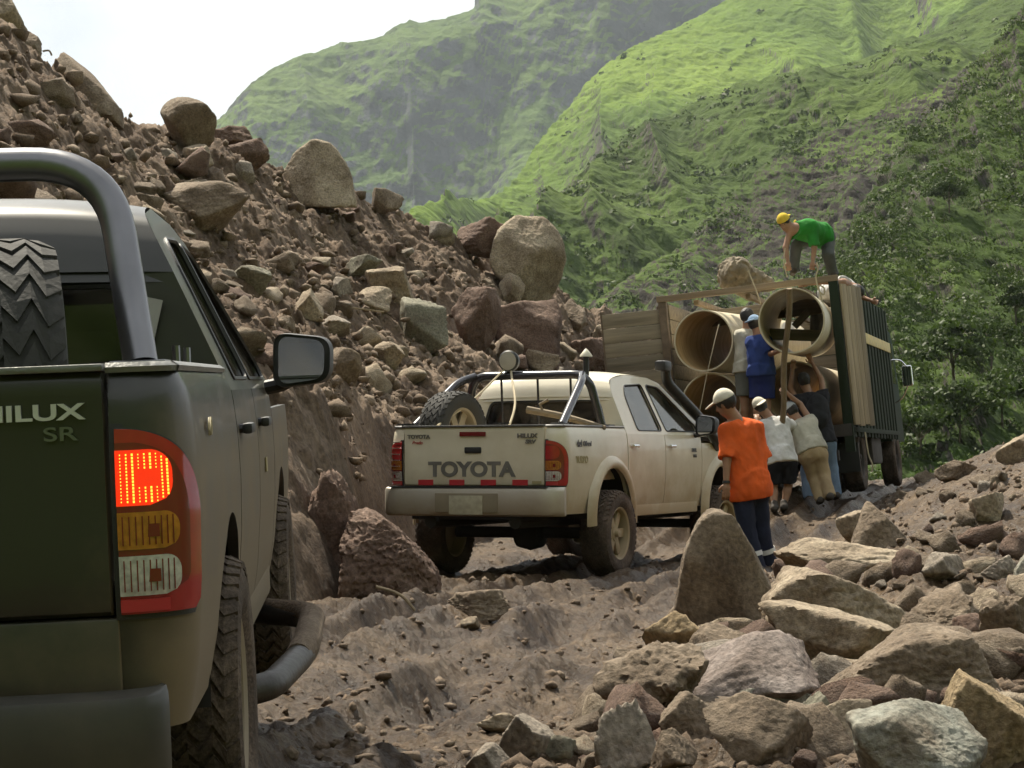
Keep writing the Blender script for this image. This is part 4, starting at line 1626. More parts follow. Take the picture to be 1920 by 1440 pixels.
def pickup(name, paint, loc, yaw, pitch, roll, wz, wr, ww, m_tyre, m_rim, o_):
    root = empty(name, loc)
    root.rotation_mode = 'YXZ'
    root.rotation_euler = (pitch, roll, yaw)
    AX, AR, AZ, FX = 1.15, o_.get('arch_r', 0.45), 0.42, 4.235

    def zbot(y):
        z = np.full_like(y, 0.47)
        for c in (AX, FX):
            d = np.abs(y - c)
            z = np.where(d < AR, np.maximum(z, AZ + np.sqrt(np.maximum(AR ** 2 - d ** 2, 0))), z)
        return z

    def flank(y0, y1, z1, nm, parent, ny=40, s0=None, bot=None):
        ys_ = np.linspace(y0, y1, ny)
        for c in (AX, FX):
            if y0 < c + AR and y1 > c - AR:
                ex = c + AR * np.cos(np.linspace(0, PI, 41))
                ys_ = np.concatenate([ys_, ex, [c - AR - 0.004, c + AR + 0.004]])
        ys_ = np.unique(ys_[(ys_ >= y0 - 1e-6) & (ys_ <= y1 + 1e-6)])
        ss = s_of(ys_)
        if s0 is not None:
            ss = np.concatenate([np.linspace(s0, s_of(CORN), 14)[:-1], ss[ys_ > CORN - 1e-6]])
            ys_ = np.concatenate([np.full(13, 0.1), ys_[ys_ > CORN - 1e-6]])
        zb = zbot(ys_) if bot is None else np.maximum(zbot(ys_), bot)
        tz = np.linspace(0, 1, 22)
        for sg in (1, -1):
            Z = zb[None] + (z1 - zb)[None] * tz[:, None]
            G = skin(ss[None] + 0 * Z, Z)
            G2 = skin(ss[None] + 0 * Z, Z, -0.03)
            mb = MB()
            mb.grid(G if sg == 1 else mir(G), flip=sg == -1)
            mb.grid(G2 if sg == 1 else mir(G2), flip=sg == 1)
            # returned edges
            for sl in ((slice(None), 0), (slice(None), -1), (0, slice(None)), (-1, slice(None))):
                e = np.stack([G[sl], G2[sl]], 0)
                mb.grid(e if sg == 1 else mir(e))
            mb.build(nm, paint, parent)

    flank(CORN, 1.555, 1.25, 'bed_side', root, s0=0.0)
    flank(1.575, 2.585, 1.20, 'door', root)
    flank(2.597, 3.66, 1.20, 'door', root)
    flank(3.672, 4.98, 1.12, 'front_fender', root)
    doors = [c for c in root.children if c.name.startswith('door')]
    # sills, inner shell, floor
    for sg in (1, -1):
        MB().box((sg * 0.80, 2.62, 0.47), (0.10, 2.0, 0.12), bev=0.02).build('sill', paint, root)
    mb = MB()
    mb.box((0, 2.9, 0.52), (1.56, 4.3, 0.08))
    for sg in (1, -1):
        mb.box((sg * 0.81, 2.62, 0.84), (0.05, 2.05, 0.66))
    mb.box((0, 0.80, 0.60), (1.0, 1.5, 0.10))
    mb.tube([(0.42, -0.02, 0.40), (0.42, 4.6, 0.40)], 0.06, 8)
    mb.tube([(-0.42, -0.02, 0.40), (-0.42, 4.6, 0.40)], 0.06, 8)
    mb.tube([(-0.72, AX, wz), (0.72, AX, wz)], 0.055, 10)
    mb.lathe([(-0.16, 0.02), (-0.12, 0.14), (0, 0.17), (0.12, 0.14), (0.16, 0.02)], 16, c=(0.05, AX, wz))
    mb.tube([(-0.72, FX, wz), (0.72, FX, wz)], 0.05, 10)
    mb.tube([(-0.5, 0.25, 0.44), (-0.5, 0.9, 0.40), (-0.3, 1.6, 0.42)], 0.035, 8)
    mb.box((0, 0.12, 0.47), (1.3, 0.12, 0.1))
    for yy_ in (AX, FX):
        for sg in (1, -1):                                   # wheel housings
            a = np.linspace(0, PI, 15)
            G = np.array([[(sg * xx_, yy_ + (AR + .03) * math.cos(t), AZ + (AR + .03) * math.sin(t)) for t in a] for xx_ in (0.845, 0.52)])
            mb.grid(G)
            V = [(sg * 0.52, yy_, AZ)] + [(sg * 0.52, yy_ + (AR + .03) * math.cos(t), AZ + (AR + .03) * math.sin(t)) for t in a]
            mb.add(V, [(0, i, i + 1) for i in range(1, 15)])
    mb.build('chassis', M_under, root)
    # load bed
    mb = MB()
    mb.box((0, 0.80, 0.78), (1.44, 1.46, 0.03))
    for sg in (1, -1):
        mb.box((sg * 0.745, 0.80, 1.0), (0.05, 1.46, 0.46))
    mb.box((0, 1.53, 1.0), (1.5, 0.05, 0.46))
    for k in range(9):
        mb.box((-0.6 + k * 0.15, 0.80, 0.805), (0.05, 1.42, 0.02))
    mb.build('load_bed', o_.get('bedmat', paint), root)
    for sg in (1, -1):
        mb = MB()
        prof = [(0.850, 1.250), (0.853, 1.262), (0.838, 1.272), (0.79, 1.272), (0.715, 1.266), (0.715, 1.235)]
        G = np.array([[(sg * x, y, z) for x, z in prof] for y in (0.10, 0.5, 1.0, 1.555)])
        mb.grid(G, flip=sg == -1)
        a = np.linspace(0, PI / 2, 8)
        G = np.array([[(sg * (0.70 + (x - 0.70) * math.sin(t)), 0.12 - (x - 0.715) * 0.72 * math.cos(t), z) for x, z in prof] for t in a])
        mb.grid(G, flip=sg == -1)
        mb.build('bed_rail_cap', o_['railmat'], root)
    # tailgate
    tg = MB()
    zs = np.array([0.725, 0.735, 0.76, 0.9, 1.05, 1.15, 1.20, 1.235, 1.252, 1.256])
    yo = np.array([0.02, 0.005, 0.0, 0.0, 0.0, 0.0, -0.004, -0.006, 0.004, 0.02])
    xs = np.concatenate([[-0.697, -0.693], np.linspace(-0.66, 0.66, 12), [0.693, 0.697]])
    xo = np.concatenate([[0.02, 0.004], np.zeros(12), [0.004, 0.02]])
    G = np.array([[(x, y + w, z) for x, w in zip(xs, xo)] for z, y in zip(zs, yo)])
    tg.grid(G)
    tg.box((0, 0.055, 0.99), (1.39, 0.06, 0.52))
    tail = tg.build('tailgate', paint, root)
    mb = MB()
    mb.box((0, 0.012, 1.262), (1.40, 0.075, 0.016), bev=0.005)
    mb.build('edge_cap', o_['railmat'], tail)
    # dark bezel in the gap and lamps on both corners
    fl = WID - CORN - 0.705

    def lamp(sg):
        rt = empty('tail_light')
        rt.parent = root
        zb, zt = 0.728, 1.128

        def smax(z):
            t = np.clip((z - zb) / (zt - zb), 0, 1)
            u_ = np.clip((t - 0.50) / 0.50, 0, 1)
            return 0.030 + 0.196 * (1 - u_ ** 2.4) ** (1 / 2.0) - 0.02 * np.clip((0.06 - t) / 0.06, 0, 1) ** 2

        def patch(nm, z0, z1, sa, sb, off, mat, rr=0.0, nz=16, nsn=14, par=rt):
            z = z0 + (z1 - z0) * np.sin(np.linspace(0, 1, nz) * PI / 2)
            lo_, hi_ = [], []
            for zz_ in z:
                e = min(zz_ - z0, z1 - zz_)
                cut = rr - math.sqrt(max(rr * rr - (rr - min(e, rr)) ** 2, 0)) if rr else 0
                lo_.append(sa)
                hi_.append((smax(zz_) + sb if sb <= 0 else sb) - cut)
            ss = np.array([[a + (b - a) * k / (nsn - 1) for k in range(nsn)] for a, b in zip(lo_, hi_)])
            G = skin(ss, z[:, None] + 0 * ss, off)
            G0 = skin(ss, z[:, None] + 0 * ss, -0.004)
            mb = MB()
            f = (lambda g: g) if sg == 1 else mir
            mb.grid(f(G), flip=sg == -1)
            for sl in ((slice(None), 0), (slice(None), -1), (0, slice(None)), (-1, slice(None))):
                mb.grid(f(np.stack([G[sl], G0[sl]], 0)))
            return mb.build(nm, mat, par)

        patch('housing', zb - 0.012, zt + 0.012, 0.0, -0.0, 0.006, M_black, nz=30)
        patch('lens', zb, zt, 0.012, -0.012, 0.014, M_red, nz=34)
        patch('inner_band', zb + 0.05, zt - 0.03, 0.012, -0.055, 0.0165, M_dred, rr=0.04, nz=34)
        b1 = patch('brake_lens', 0.962, 1.082, 0.012, 0.128, 0.020, M_brake if o_.get('brake') else M_red, rr=0.05)
        patch('indicator_lens', 0.868, 0.948, 0.012, 0.140, 0.020, M_amber, rr=0.035)
        patch('reversing_lens', 0.768, 0.854, 0.012, 0.142, 0.020, M_clear, rr=0.035)
        patch('reflector', 0.733, 0.760, 0.012, 0.115, 0.020, M_refl)
        if o_.get('brake'):
            mb = MB()
            for c in range(9):
                for r in range(15):
                    s_, z_ = 0.022 + c * 0.0118, 0.971 + r * 0.0072
                    if 3 <= c <= 6 and 5 <= r <= 9:
                        continue
                    if c > 6 and (r < c - 6 or r > 14 - (c - 6)):
                        continue
                    p = skin(s_, z_, 0.0205)
                    sz = 0.0018 + 0.0007 * ((c * 7 + r * 3) % 3)
                    mb.box((p[0] * sg, p[1], p[2]), (sz * 1.2, 0.003, sz * 1.6))
            mb.build('bulb_grid', M_dot, b1)['kind'] = 'stuff'
        ribs = MB()
        for z0, z1 in ((0.872, 0.944), (0.772, 0.850)):
            for c in range(9):
                p = skin(0.022 + c * 0.0128, (z0 + z1) / 2, 0.0205)
                ribs.box((p[0] * sg, p[1], p[2]), (0.0025, 0.004, (z1 - z0) * 0.86))
            p = skin(0.078, (z0 + z1) / 2, 0.021)
            ribs.box((p[0] * sg, p[1], p[2]), (0.034, 0.004, 0.028))
        ribs.build('lens_ribs', o_['ribmat'], rt)['kind'] = 'stuff'
        return rt

    lamp(1)
    lamp(-1)
    # cab: greenhouse sides, rear frame, roof, glass
    for sg in (1, -1):
        fn = lambda y, z: (sg * ghx(z), y, z)
        hr, hf = rnd_poly(WIN_R, 0.05), rnd_poly(WIN_F, 0.05)
        mb = MB()
        V, Fc = holed(GH, [hr, hf], fn)
        mb.add(V, Fc, smooth=False)
        V, Fc = holed(GH, [hr, hf], lambda y, z: (sg * (ghx(z) - 0.035), y, z))
        mb.add(V, Fc, smooth=False)
        for h in (hr, hf):
            G = np.array([[fn(*p) for p in h + h[:1]], [(sg * (ghx(p[1]) - 0.035), *p) for p in h + h[:1]]])
            mb.grid(G)
        mb.build('cab_side_frame', paint, root)
        for h, gm in ((hr, M_glass), (hf, M_glass)):
            pts = [(sg * (ghx(z) - 0.014), y, z) for y, z in h]
            w = pane('side_window', pts, gm, root, 0.004)
            mb = MB()
            mb.tube([(sg * (ghx(z) + 0.001), y, z) for y, z in h + h[:1]], 0.008, 5)
            mb.build('seal', M_black, w)
    top = GH[1:7]
    xs = np.sin(np.linspace(-1, 1, 25) * PI / 2)
    G = []
    for y, z in [tuple(p) for p in resample2(top, 28)]:
        hw = ghx(z)
        G.append([(x * hw, y - 0.05 * (1 - x * x) * (1 if y < 1.8 else 0) * (1.8 - y) / 0.2, z + 0.045 * (1 - abs(x) ** 2.6) * min(1, max(0, (z - 1.5) / 0.2))) for x in xs])
    mb = MB()
    mb.grid(G)
    mb.grid(np.array(G) - np.array([0, 0, 0.03]), flip=True)
    mb.build('roof', paint, root)
    # rear wall of the cab with its window
    def fr(x, z):
        return (x, 1.58 + (z - 1.19) * 0.11, z)
    outer = [(-ghx(1.19), 0.80), (ghx(1.19), 0.80), (ghx(1.19), 1.19), (ghx(1.55), 1.55), (-ghx(1.55), 1.55), (-ghx(1.19), 1.19)]
    hole = rnd_poly([(-0.66, 1.20), (0.66, 1.20), (0.57, 1.52), (-0.57, 1.52)], 0.07)
    mb = MB()
    V, Fc = holed(outer, [hole], fr)
    mb.add(V, Fc, smooth=False)
    V, Fc = holed(outer, [hole], lambda x, z: (fr(x, z)[0] * 0.98, fr(x, z)[1] + 0.03, z))
    mb.add(V, Fc, smooth=False)
    mb.build('cab_rear_wall', paint, root)
    rw = pane('rear_window', [(x, fr(x, z)[1] + 0.012, z) for x, z in hole], M_glassd, root)
    mb = MB()
    mb.tube([fr(x, z) for x, z in hole + hole[:1]], 0.012, 6)
    mb.build('seal', M_black, rw)
    # windscreen, bonnet, nose
    G = np.array([[(x * ghx(z), y - 0.06 * x * x + 0.05, z) for x in np.linspace(-1, 1, 13)] for y, z in ((3.08, 1.725), (3.4, 1.54), (3.7, 1.36), (3.98, 1.19))])
    MB().grid(G).build('windscreen', M_glass, root)
    G = np.array([[(x * w, y, z - 0.05 * x * x) for x in np.linspace(-1, 1, 11)] for y, z, w in ((3.98, 1.19, .85), (4.3, 1.17, .85), (4.7, 1.12, .83), (4.95, 1.04, .8), (5.03, 0.92, .8), (5.05, 0.7, .82), (5.02, .5, .8))])
    bon = MB().grid(G).build('bonnet', paint, root)
    mb = MB()
    mb.box((0, 5.05, 0.60), (1.66, 0.12, 0.26), bev=0.04)
    mb.box((0, 5.045, 0.84), (0.7, 0.04, 0.14), bev=0.02)
    mb.build('front_bumper', M_black, root)
    # seats, dash and wheel
    for x in (-0.38, 0.38):
        mb = MB()
        mb.box((x, 2.75, 0.80), (0.5, 0.5, 0.16), bev=0.05)
        mb.box((x, 2.52, 1.08), (0.48, 0.14, 0.58), rot=(0.15, 0, 0), bev=0.05)
        mb.box((x, 2.46, 1.46), (0.24, 0.09, 0.18), bev=0.035)
        mb.build('seat', M_seat, root)
    mb = MB()
    mb.box((0, 1.95, 0.80), (1.3, 0.5, 0.16), bev=0.05)
    mb.box((0, 1.74, 1.02), (1.3, 0.12, 0.5), bev=0.05)
    for x in (-0.4, 0.4):
        mb.box((x, 1.72, 1.32), (0.24, 0.08, 0.14), bev=0.03)
    mb.build('rear_bench', M_seat, root)
    mb = MB()
    mb.box((0, 3.72, 1.08), (1.5, 0.5, 0.24), bev=0.06)
    mb.build('dashboard', M_inner, root)
    MB().tube([(-0.38 + .19 * math.cos(t), 3.36 + .06 * math.sin(t), 1.12 + .18 * math.sin(t)) for t in np.linspace(0, 2 * PI, 25)], 0.016, 6).build('steering_wheel', M_black, root)
    # wheels
    for sx in (1, -1):
        wheel(root, (sx * o_['track'], AX, wz), wr, ww, sx, m_tyre, m_rim)
        wheel(root, (sx * o_['track'], FX, wz), wr, ww, sx, m_tyre, m_rim, rot=(0, 0, o_.get('steer', 0)))
    # handles and mirrors
    for sg in (1, -1):
        for d_, (y, nm) in zip([d for d in doors if (d.data.vertices[0].co.x > 0) == (sg == 1)], ((1.72, 0), (2.74, 0))):
            mb = MB()
            mb.box((sg * 0.905, y, 1.085), (0.03, 0.15, 0.032), bev=0.010)
            mb.tube([(sg * 0.878, y - .05, 1.085), (sg * 0.90, y - .05, 1.085)], 0.014, 8)
            mb.tube([(sg * 0.878, y + .05, 1.085), (sg * 0.90, y + .05, 1.085)], 0.014, 8)
            mb.build('handle', o_['handlemat'], d_)
        mt = empty('door_mirror', (sg * 0.87, 3.46, 1.29), (0, 0, -sg * 0.15))
        mt.parent = root
        mb = MB()
        pr = rnd_poly([(0.04, -0.095), (0.255, -0.075), (0.265, 0.085), (0.05, 0.115)], 0.055, 6)
        rings = [(0.0, -0.055, 1.0), (0.0, 0.0, 1.04), (0.006, 0.05, 0.92), (0.012, 0.085, 0.6), (0.012, 0.095, 0.15)]
        cx_, cz_ = 0.155, 0.01
        mz = o_.get('mirror_scale', 1.0)
        G = [[(sg * (cx_ + (x - cx_) * k) * mz, y, (cz_ + (z - cz_) * k) * mz) for x, z in pr + pr[:1]] for dx, y, k in rings]
        mb.grid(G, flip=sg == 1)
        V = [(sg * x * mz, -0.044, z * mz) for x, z in pr]
        mb.add(V, [tuple(range(len(V)))])
        mb.tube([(sg * 0.0, 0.02, -0.09), (sg * 0.06, 0.015, -0.08), (sg * 0.12, 0.01, -0.05)], 0.028, 8)
        mb.build('housing', o_['mirrormat'], mt)
        ti = o_.get('mirror_tilt', 0.15)
        V = [(sg * (x - cx_) * .84 * math.cos(ti) * mz, -(x - cx_) * .84 * math.sin(ti) * mz, (z - cz_) * .88 * mz) for x, z in pr]
        mb = MB().add(V, [tuple(range(len(V)))[::(1 if sg == 1 else -1)]])
        mb.build('mirror_glass', M_mirror, mt, loc=(sg * cx_ * mz, -0.048 - 0.10 * math.sin(abs(ti)) * mz, cz_ * mz))
    return root, tail, doors


def resample2(pts, n):
    A = np.array([(p[0], p[1], 0) for p in pts], float)
    return [(v[0], v[1]) for v in cat(A, np.linspace(0, len(A) - 1, n))]


def put_text(s, size, loc, mat, parent, rot=(0, 0, 0), depth=0.006, bold=0.0, sx=1.0, shear=0.0, name='lettering'):
    return link(name, text_mesh(s, size, depth, bold, sx, shear), mat, parent, loc=loc, rot=rot)


# ---- the near dark pickup
M_dark = mat_dirty('dark_green_paint', (0.014, 0.016, 0.013), (0.185, 0.137, 0.078), 0.22, 0.80, rough=0.34, coat=0.22, base_dirt=0.05, amount=0.88, dscale=3.2, side=0.92)
M_darkrail = mat_plain('scuffed_rail', (0.16, 0.16, 0.15), 0.4, metal=0.5, bump=0.002, bscale=90)
dk, dk_tail, dk_doors = pickup('pickup_truck', M_dark, (-1.524, 4.586, 0.044), 0.065, 0.034, -0.044, 0.36, 0.40, 0.26, M_mudrub, M_rimd,
                     dict(railmat=M_darkrail, brake=True, track=0.775, handlemat=M_black, mirrormat=M_black, ribmat=M_dred, bedmat=M_black, arch_r=0.45))
tag(dk, 'near dark green double cab pickup with mud on its flank and lit brake light', 'pickup')
put_text('HILUX', 0.048, (0.543, -0.006, 1.168), M_letter, dk_tail, bold=0.0012, sx=1.62, depth=0.012)
put_text('SR', 0.042, (0.603, -0.005, 1.121), M_barsilver, dk_tail, bold=0.0005, sx=1.65, depth=0.008)
# rear bumper, rounded ends
def bumper(root, mat, x1, z0, z1, y0, wrap, name='rear_bumper', thick=0.10):
    prof = [(0.05, z1 - 0.004), (-0.01, z1), (-0.035, z1 - 0.012), (-0.045, z1 - 0.04), (-0.045, z0 + 0.05), (-0.03, z0 + 0.015), (0.0, z0), (0.06, z0 + 0.01)]
    path = []
    for t in np.linspace(-1, 1, 41):
        x = x1 * math.copysign(1 - (1 - abs(t)) ** 1.0, t)
        e = max(0, (abs(t) - 0.80) / 0.20)
        path.append((x1 * t if abs(t) < .8 else math.copysign(x1 * (0.8 + 0.2 * math.sin(e * PI / 2)), t), y0 + wrap * (1 - math.cos(e * PI / 2)), e))
    G = [[(x - math.copysign(max(0, yy_ + 0.045) * 0.25 * e, x), y + yy_ , z) for yy_, z in prof] for x, y, e in path]
    mb = MB()
    mb.grid(G, flip=True)
    for r_, fl in ((G[0], False), (G[-1], True)):
        mb.add(r_, [tuple(range(len(prof)))[::(-1 if fl else 1)]])
    return mb.build(name, mat, root)


M_dbump = mat_dirty('dark_bumper', (0.018, 0.020, 0.018), (0.15, 0.12, 0.075), 0.25, 0.62, rough=0.5, coat=0.1, base_dirt=0.12, amount=0.7)
bumper(dk, M_dbump, 0.815, 0.36, 0.575, -0.09, 0.09)
mb = MB()
mb.box((0, 0.030, 0.628), (1.42, 0.05, 0.185), bev=0.01)
mb.build('rear_valance', M_dark, dk)
# roll bar: one thick silver hoop leaning back over the bed
hoop = fillet_path([(-0.735, 0.42, 1.27), (-0.655, 0.62, 1.77), (0.655, 0.62, 1.77), (0.735, 0.42, 1.27)], 0.20, 10)
MB().tube(hoop, 0.041, 18).build('roll_bar', M_barsilver, dk)
for sg in (1, -1):
    MB().box((sg * 0.735, 0.42, 1.272), (0.13, 0.16, 0.014), bev=0.004).build('mounting_plate', M_barsilver, dk)
    for yy_ in (0.62, 0.92):
        MB().tube([(sg * 0.80, yy_, 1.268), (sg * 0.80, yy_, 1.315)], 0.010, 8).build('tie_down_pin', M_barsilver, dk)
sp = wheel(dk, (0.41, 0.40, 1.19), 0.385, 0.27, 1, M_rubber, M_rimd, rot=(0, 0, 0.20), n=30)
sp.name = 'spare_wheel'
for k in range(5):
    MB().box((0, 1.49, 0.98 + k * 0.055), (1.3, 0.02, 0.012)).build('bulkhead_rib', M_barsilver, dk)
# side step: tube that curves out from the sill
STEP = []
for sg in (1, -1):
    mb = MB()
    mb.tube(fillet_path([(sg * 0.70, 1.66, 0.30), (sg * 0.93, 1.72, 0.31), (sg * 1.02, 2.3, 0.34), (sg * 1.02, 3.3, 0.345), (sg * 0.72, 3.6, 0.35)], 0.16, 6), 0.044, 14)
    STEP.append(mb.build('side_step', M_stepbar, dk))
for sg in (1, -1):
    mb = MB()
    pts = fillet_path([(sg * 0.93, 1.78, 0.318), (sg * 1.02, 2.3, 0.348), (sg * 1.02, 3.3, 0.353), (sg * 0.82, 3.52, 0.357)], 0.16, 6)
    mb.tube(pts[2:], [0.042] + [0.048] * 6 + [0.045], 12)
    mb.build('dried_mud', M_clod, STEP[0 if sg == 1 else 1])
put_text('4WD', 0.060, (0.886, 0.48, 1.115), M_fade, dk, rot=(0, 0, PI / 2), depth=0.002, bold=0.001, sx=0.9, name='decal')
mb = MB()
mb.box((0.889, 2.95, 0.93), (0.003, 0.09, 0.05))
mb.build('sticker', M_fade, dk)
# paper taped in the rear side window
mb = MB()
mb.box((0.640, 1.575, 1.415), (0.055, 0.006, 0.12), rot=(0, 0.25, 0))
mb.build('paper_notice', mat_plain('grey_paper', (0.35, 0.34, 0.32), 0.8), dk)

# ---- the white pickup
M_white = mat_dirty('white_paint', (0.68, 0.63, 0.50), (0.36, 0.27, 0.155), 0.35, 1.20, rough=0.3, coat=0.45, base_dirt=0.14, amount=0.94, dscale=2.4, side=0.16)
M_wrail = mat_plain('grey_rail', (0.10, 0.10, 0.10), 0.45)
wh, wh_tail, wh_doors = pickup('pickup_truck', M_white, (-0.346, 19.193, 0.133), -0.427, 0.0, -0.004, 0.27, 0.405, 0.27, M_mudrub, M_rimc,
                     dict(railmat=M_wrail, track=0.845, handlemat=M_chrome, mirrormat=M_black, ribmat=M_dred, steer=-0.12, arch_r=0.47, mirror_scale=1.05))
tag(wh, 'white double cab pickup with black roll bar and large grey letters on its tailgate', 'pickup')
put_text('TOYOTA', 0.178, (-0.02, -0.003, 0.868), M_txt, wh_tail, bold=0.008, sx=1.16, depth=0.004)
put_text('TOYOTA', 0.046, (-0.545, -0.007, 1.168), M_txt, wh_tail, bold=0.002, sx=1.2)
put_text('Prado', 0.040, (-0.56, -0.004, 1.115), M_refl, wh_tail, sx=1.1, shear=0.2)
put_text('HILUX', 0.052, (0.535, -0.008, 1.170), M_txt, wh_tail, bold=0.002, sx=1.3)
put_text('SRV', 0.046, (0.565, -0.007, 1.118), M_txt, wh_tail, bold=0.002, sx=1.25, shear=0.15)
mb = MB()
mb.box((0.0, -0.010, 1.190), (0.26, 0.014, 0.042), bev=0.006)
mb.build('high_brake_light', M_dred, wh_tail)
mb = MB()
mb.box((0.0, -0.005, 1.045), (0.165, 0.014, 0.055), bev=0.012)
mb.build('tailgate_handle', M_black, wh_tail)
for k in range(4):
    mb = MB()
    mb.box((-0.475 + k * 0.313, -0.003, 0.755), (0.150, 0.006, 0.050))
    mb.build('reflective_strip', M_refl, wh_tail)
mb = MB()
mb.box((0.625, -0.002, 0.757), (0.09, 0.004, 0.024))
mb.build('fish_sticker', M_fade, wh_tail)
M_wbump = mat_dirty('dusty_chrome_bumper', (0.55, 0.54, 0.50), (0.33, 0.26, 0.17), 0.40, 0.80, rough=0.25, coat=0.2, metal=0.6, base_dirt=0.35, amount=0.95)
bumper(wh, M_wbump, 0.885, 0.455, 0.715, -0.10, 0.16)
mb = MB()
mb.box((0, -0.10, 0.718), (1.55, 0.09, 0.012))
mb.build('bumper_step', M_black, wh)
mb = MB()
mb.box((0.0, -0.1475, 0.575), (0.62, 0.012, 0.17), bev=0.005)
mb.build('plate_recess', mat_plain('dusty_grey', (0.20, 0.165, 0.11), 0.8), wh)
mb = MB()
mb.box((0.0, -0.158, 0.555), (0.33, 0.006, 0.17), bev=0.002)
mb.build('number_plate', mat_plain('muddy_plate', (0.34, 0.31, 0.22), 0.6, var=0.2, vscale=20), wh)
# wheel arch flares
for sg in (1, -1):
    for c in (1.15, 4.235):
        a = np.linspace(-0.08, PI + 0.08, 40)
        G = []
        for t in a:
            ring = []
            for k in range(9):
                w = k / 8
                rr = 0.455 + 0.125 * w
                out = 0.905 + 0.045 * math.sin(w * PI) ** 0.7 - 0.035 * w
                z_ = 0.42 + rr * math.sin(t) * (1.0 if math.sin(t) > 0 else 1.6)
                ring.append((sg * out, c + rr * math.cos(t), z_))
            G.append(ring)
        MB().grid(G, flip=sg == -1).build('wheel_flare', M_white, wh)
# roll bar with a hoop, two braces and upright bars in front of the rear window
MB().tube(fillet_path([(-0.70, 1.36, 1.27), (-0.60, 1.26, 1.76), (0.60, 1.26, 1.76), (0.70, 1.36, 1.27)], 0.16, 8), 0.041, 14).build('roll_bar', M_polebar, wh)
for sg in (1, -1):
    mb = MB()
    mb.tube(fillet_path([(sg * 0.56, 1.22, 1.755), (sg * 0.64, 1.02, 1.70), (sg * 0.74, 0.30, 1.27)], 0.12, 6), 0.038, 12)
    mb.build('brace', M_polebar, wh)
for x in (-0.30, 0.08, 0.42):
    MB().tube([(x, 1.30, 1.27), (x, 1.26, 1.75)], 0.012, 8).build('upright_bar', M_polebar, wh)
for sg in (1, -1):
    for yy_ in (0.24, 1.36):
        MB().box((sg * 0.745, yy_, 1.279), (0.12, 0.14, 0.014), bev=0.004).build('mounting_plate', M_black, wh)
for x in (0.28, -0.68):
    mb = MB()
    mb.box((x, 0.0, 1.285), (0.16, 0.02, 0.012))
    mb.tube([(x - .03, 0.0, 1.262), (x - .03, 0.0, 1.29)], 0.01, 6)
    mb.tube([(x + .03, 0.0, 1.262), (x + .03, 0.0, 1.29)], 0.01, 6)
    mb.build('rope_cleat', M_black, wh)
# round work lamp with its cables, beacon post with a pale cone
lm = MB()
lm.lathe([(-0.05, 0.0), (-0.045, 0.09), (-0.03, 0.105), (0.03, 0.095), (0.07, 0.05), (0.08, 0.0)], 20, axis='y', c=(-0.20, 1.24, 1.90))
lamp_o = lm.build('work_lamp', M_black, wh)
MB().lathe([(-0.056, 0.0), (-0.054, 0.05), (-0.048, 0.088)], 20, axis='y', c=(-0.20, 1.24, 1.90)).build('lamp_glass', M_lampg, lamp_o)
MB().tube([(-0.20, 1.25, 1.80), (-0.20, 1.25, 1.85)], 0.02, 8).build('lamp_bracket', M_black, lamp_o)
mb = MB()
mb.tube([(-0.22, 1.22, 1.84), (-0.27, 1.15, 1.77), (-0.36, 0.7, 1.5), (-0.42, 0.12, 1.27)], 0.011, 6, sub=5)
mb.build('lamp_cable', M_rope, wh)
mb = MB()
mb.tube([(-0.18, 1.22, 1.84), (-0.14, 1.15, 1.75), (0.10, 0.7, 1.48), (0.20, 0.35, 1.27)], 0.011, 6, sub=5)
mb.build('lamp_cable', M_rope, wh)
mb = MB()
mb.tube([(0.545, 1.35, 1.75), (0.545, 1.35, 1.93)], 0.028, 10)
ant = mb.build('beacon_post', M_black, wh)
MB().lathe([(1.93, 0.060), (1.945, 0.058), (1.995, 0.018), (2.01, 0.0)], 16, axis='z', c=(0.545, 1.35, 0)).build('beacon_cone', mat_plain('cream_cone', (0.6, 0.57, 0.45), 0.5), ant)
sp = wheel(wh, (-0.47, 0.55, 1.205), 0.395, 0.27, 1, M_rubber, M_rimd, rot=(0, 0, -0.16), n=34)
sp.name = 'spare_wheel'
# snorkel along the right screen pillar
sn = MB()
pth = fillet_path([(0.87, 4.15, 1.08), (0.93, 3.98, 1.15), (0.86, 3.62, 1.40), (0.70, 3.12, 1.74), (0.70, 3.08, 1.88)], 0.1, 5)
sn.tube(pth, 0.052, 12)
sno = sn.build('snorkel', M_black, wh)
MB().box((0.70, 3.02, 1.90), (0.13, 0.20, 0.11), bev=0.035).build('snorkel_head', M_black, sno)
put_text('DIESEL', 0.050, (0.888, 3.42, 1.045), M_decal, wh, rot=(0, 0, PI / 2), bold=0.002, depth=0.003, name='decal')
put_text('VVT-i', 0.045, (0.888, 3.44, 0.985), M_decal, wh, rot=(0, 0, PI / 2), bold=0.002, depth=0.003, name='decal')
put_text('4x4', 0.085, (0.888, 0.36, 1.10), M_decal, wh, rot=(0, 0, PI / 2), bold=0.003, depth=0.003, sx=0.9, name='decal')
put_text('Offroad', 0.060, (0.889, 0.54, 1.10), M_decal, wh, rot=(0, 0, PI / 2), bold=0.003, depth=0.003, name='decal')
put_text('TURBO', 0.085, (0.888, 0.42, 0.955), M_fade, wh, rot=(0, 0, PI / 2), bold=0.003, depth=0.003, name='decal')
# wire guard over the left lamp
for z in np.linspace(0.74, 1.12, 8):
    MB().tube([tuple(mir(skin(s_, z, 0.035))) for s_ in np.linspace(0.02, 0.24, 7)], 0.005, 5).build('lamp_guard_wire', M_chrome, wh)
mb = MB()
mb.box((-0.74, 1.05, 1.55), (0.05, 0.10, 0.16), bev=0.02)
mb.build('red_canister', mat_plain('red_can', (0.45, 0.06, 0.02), 0.5), wh)
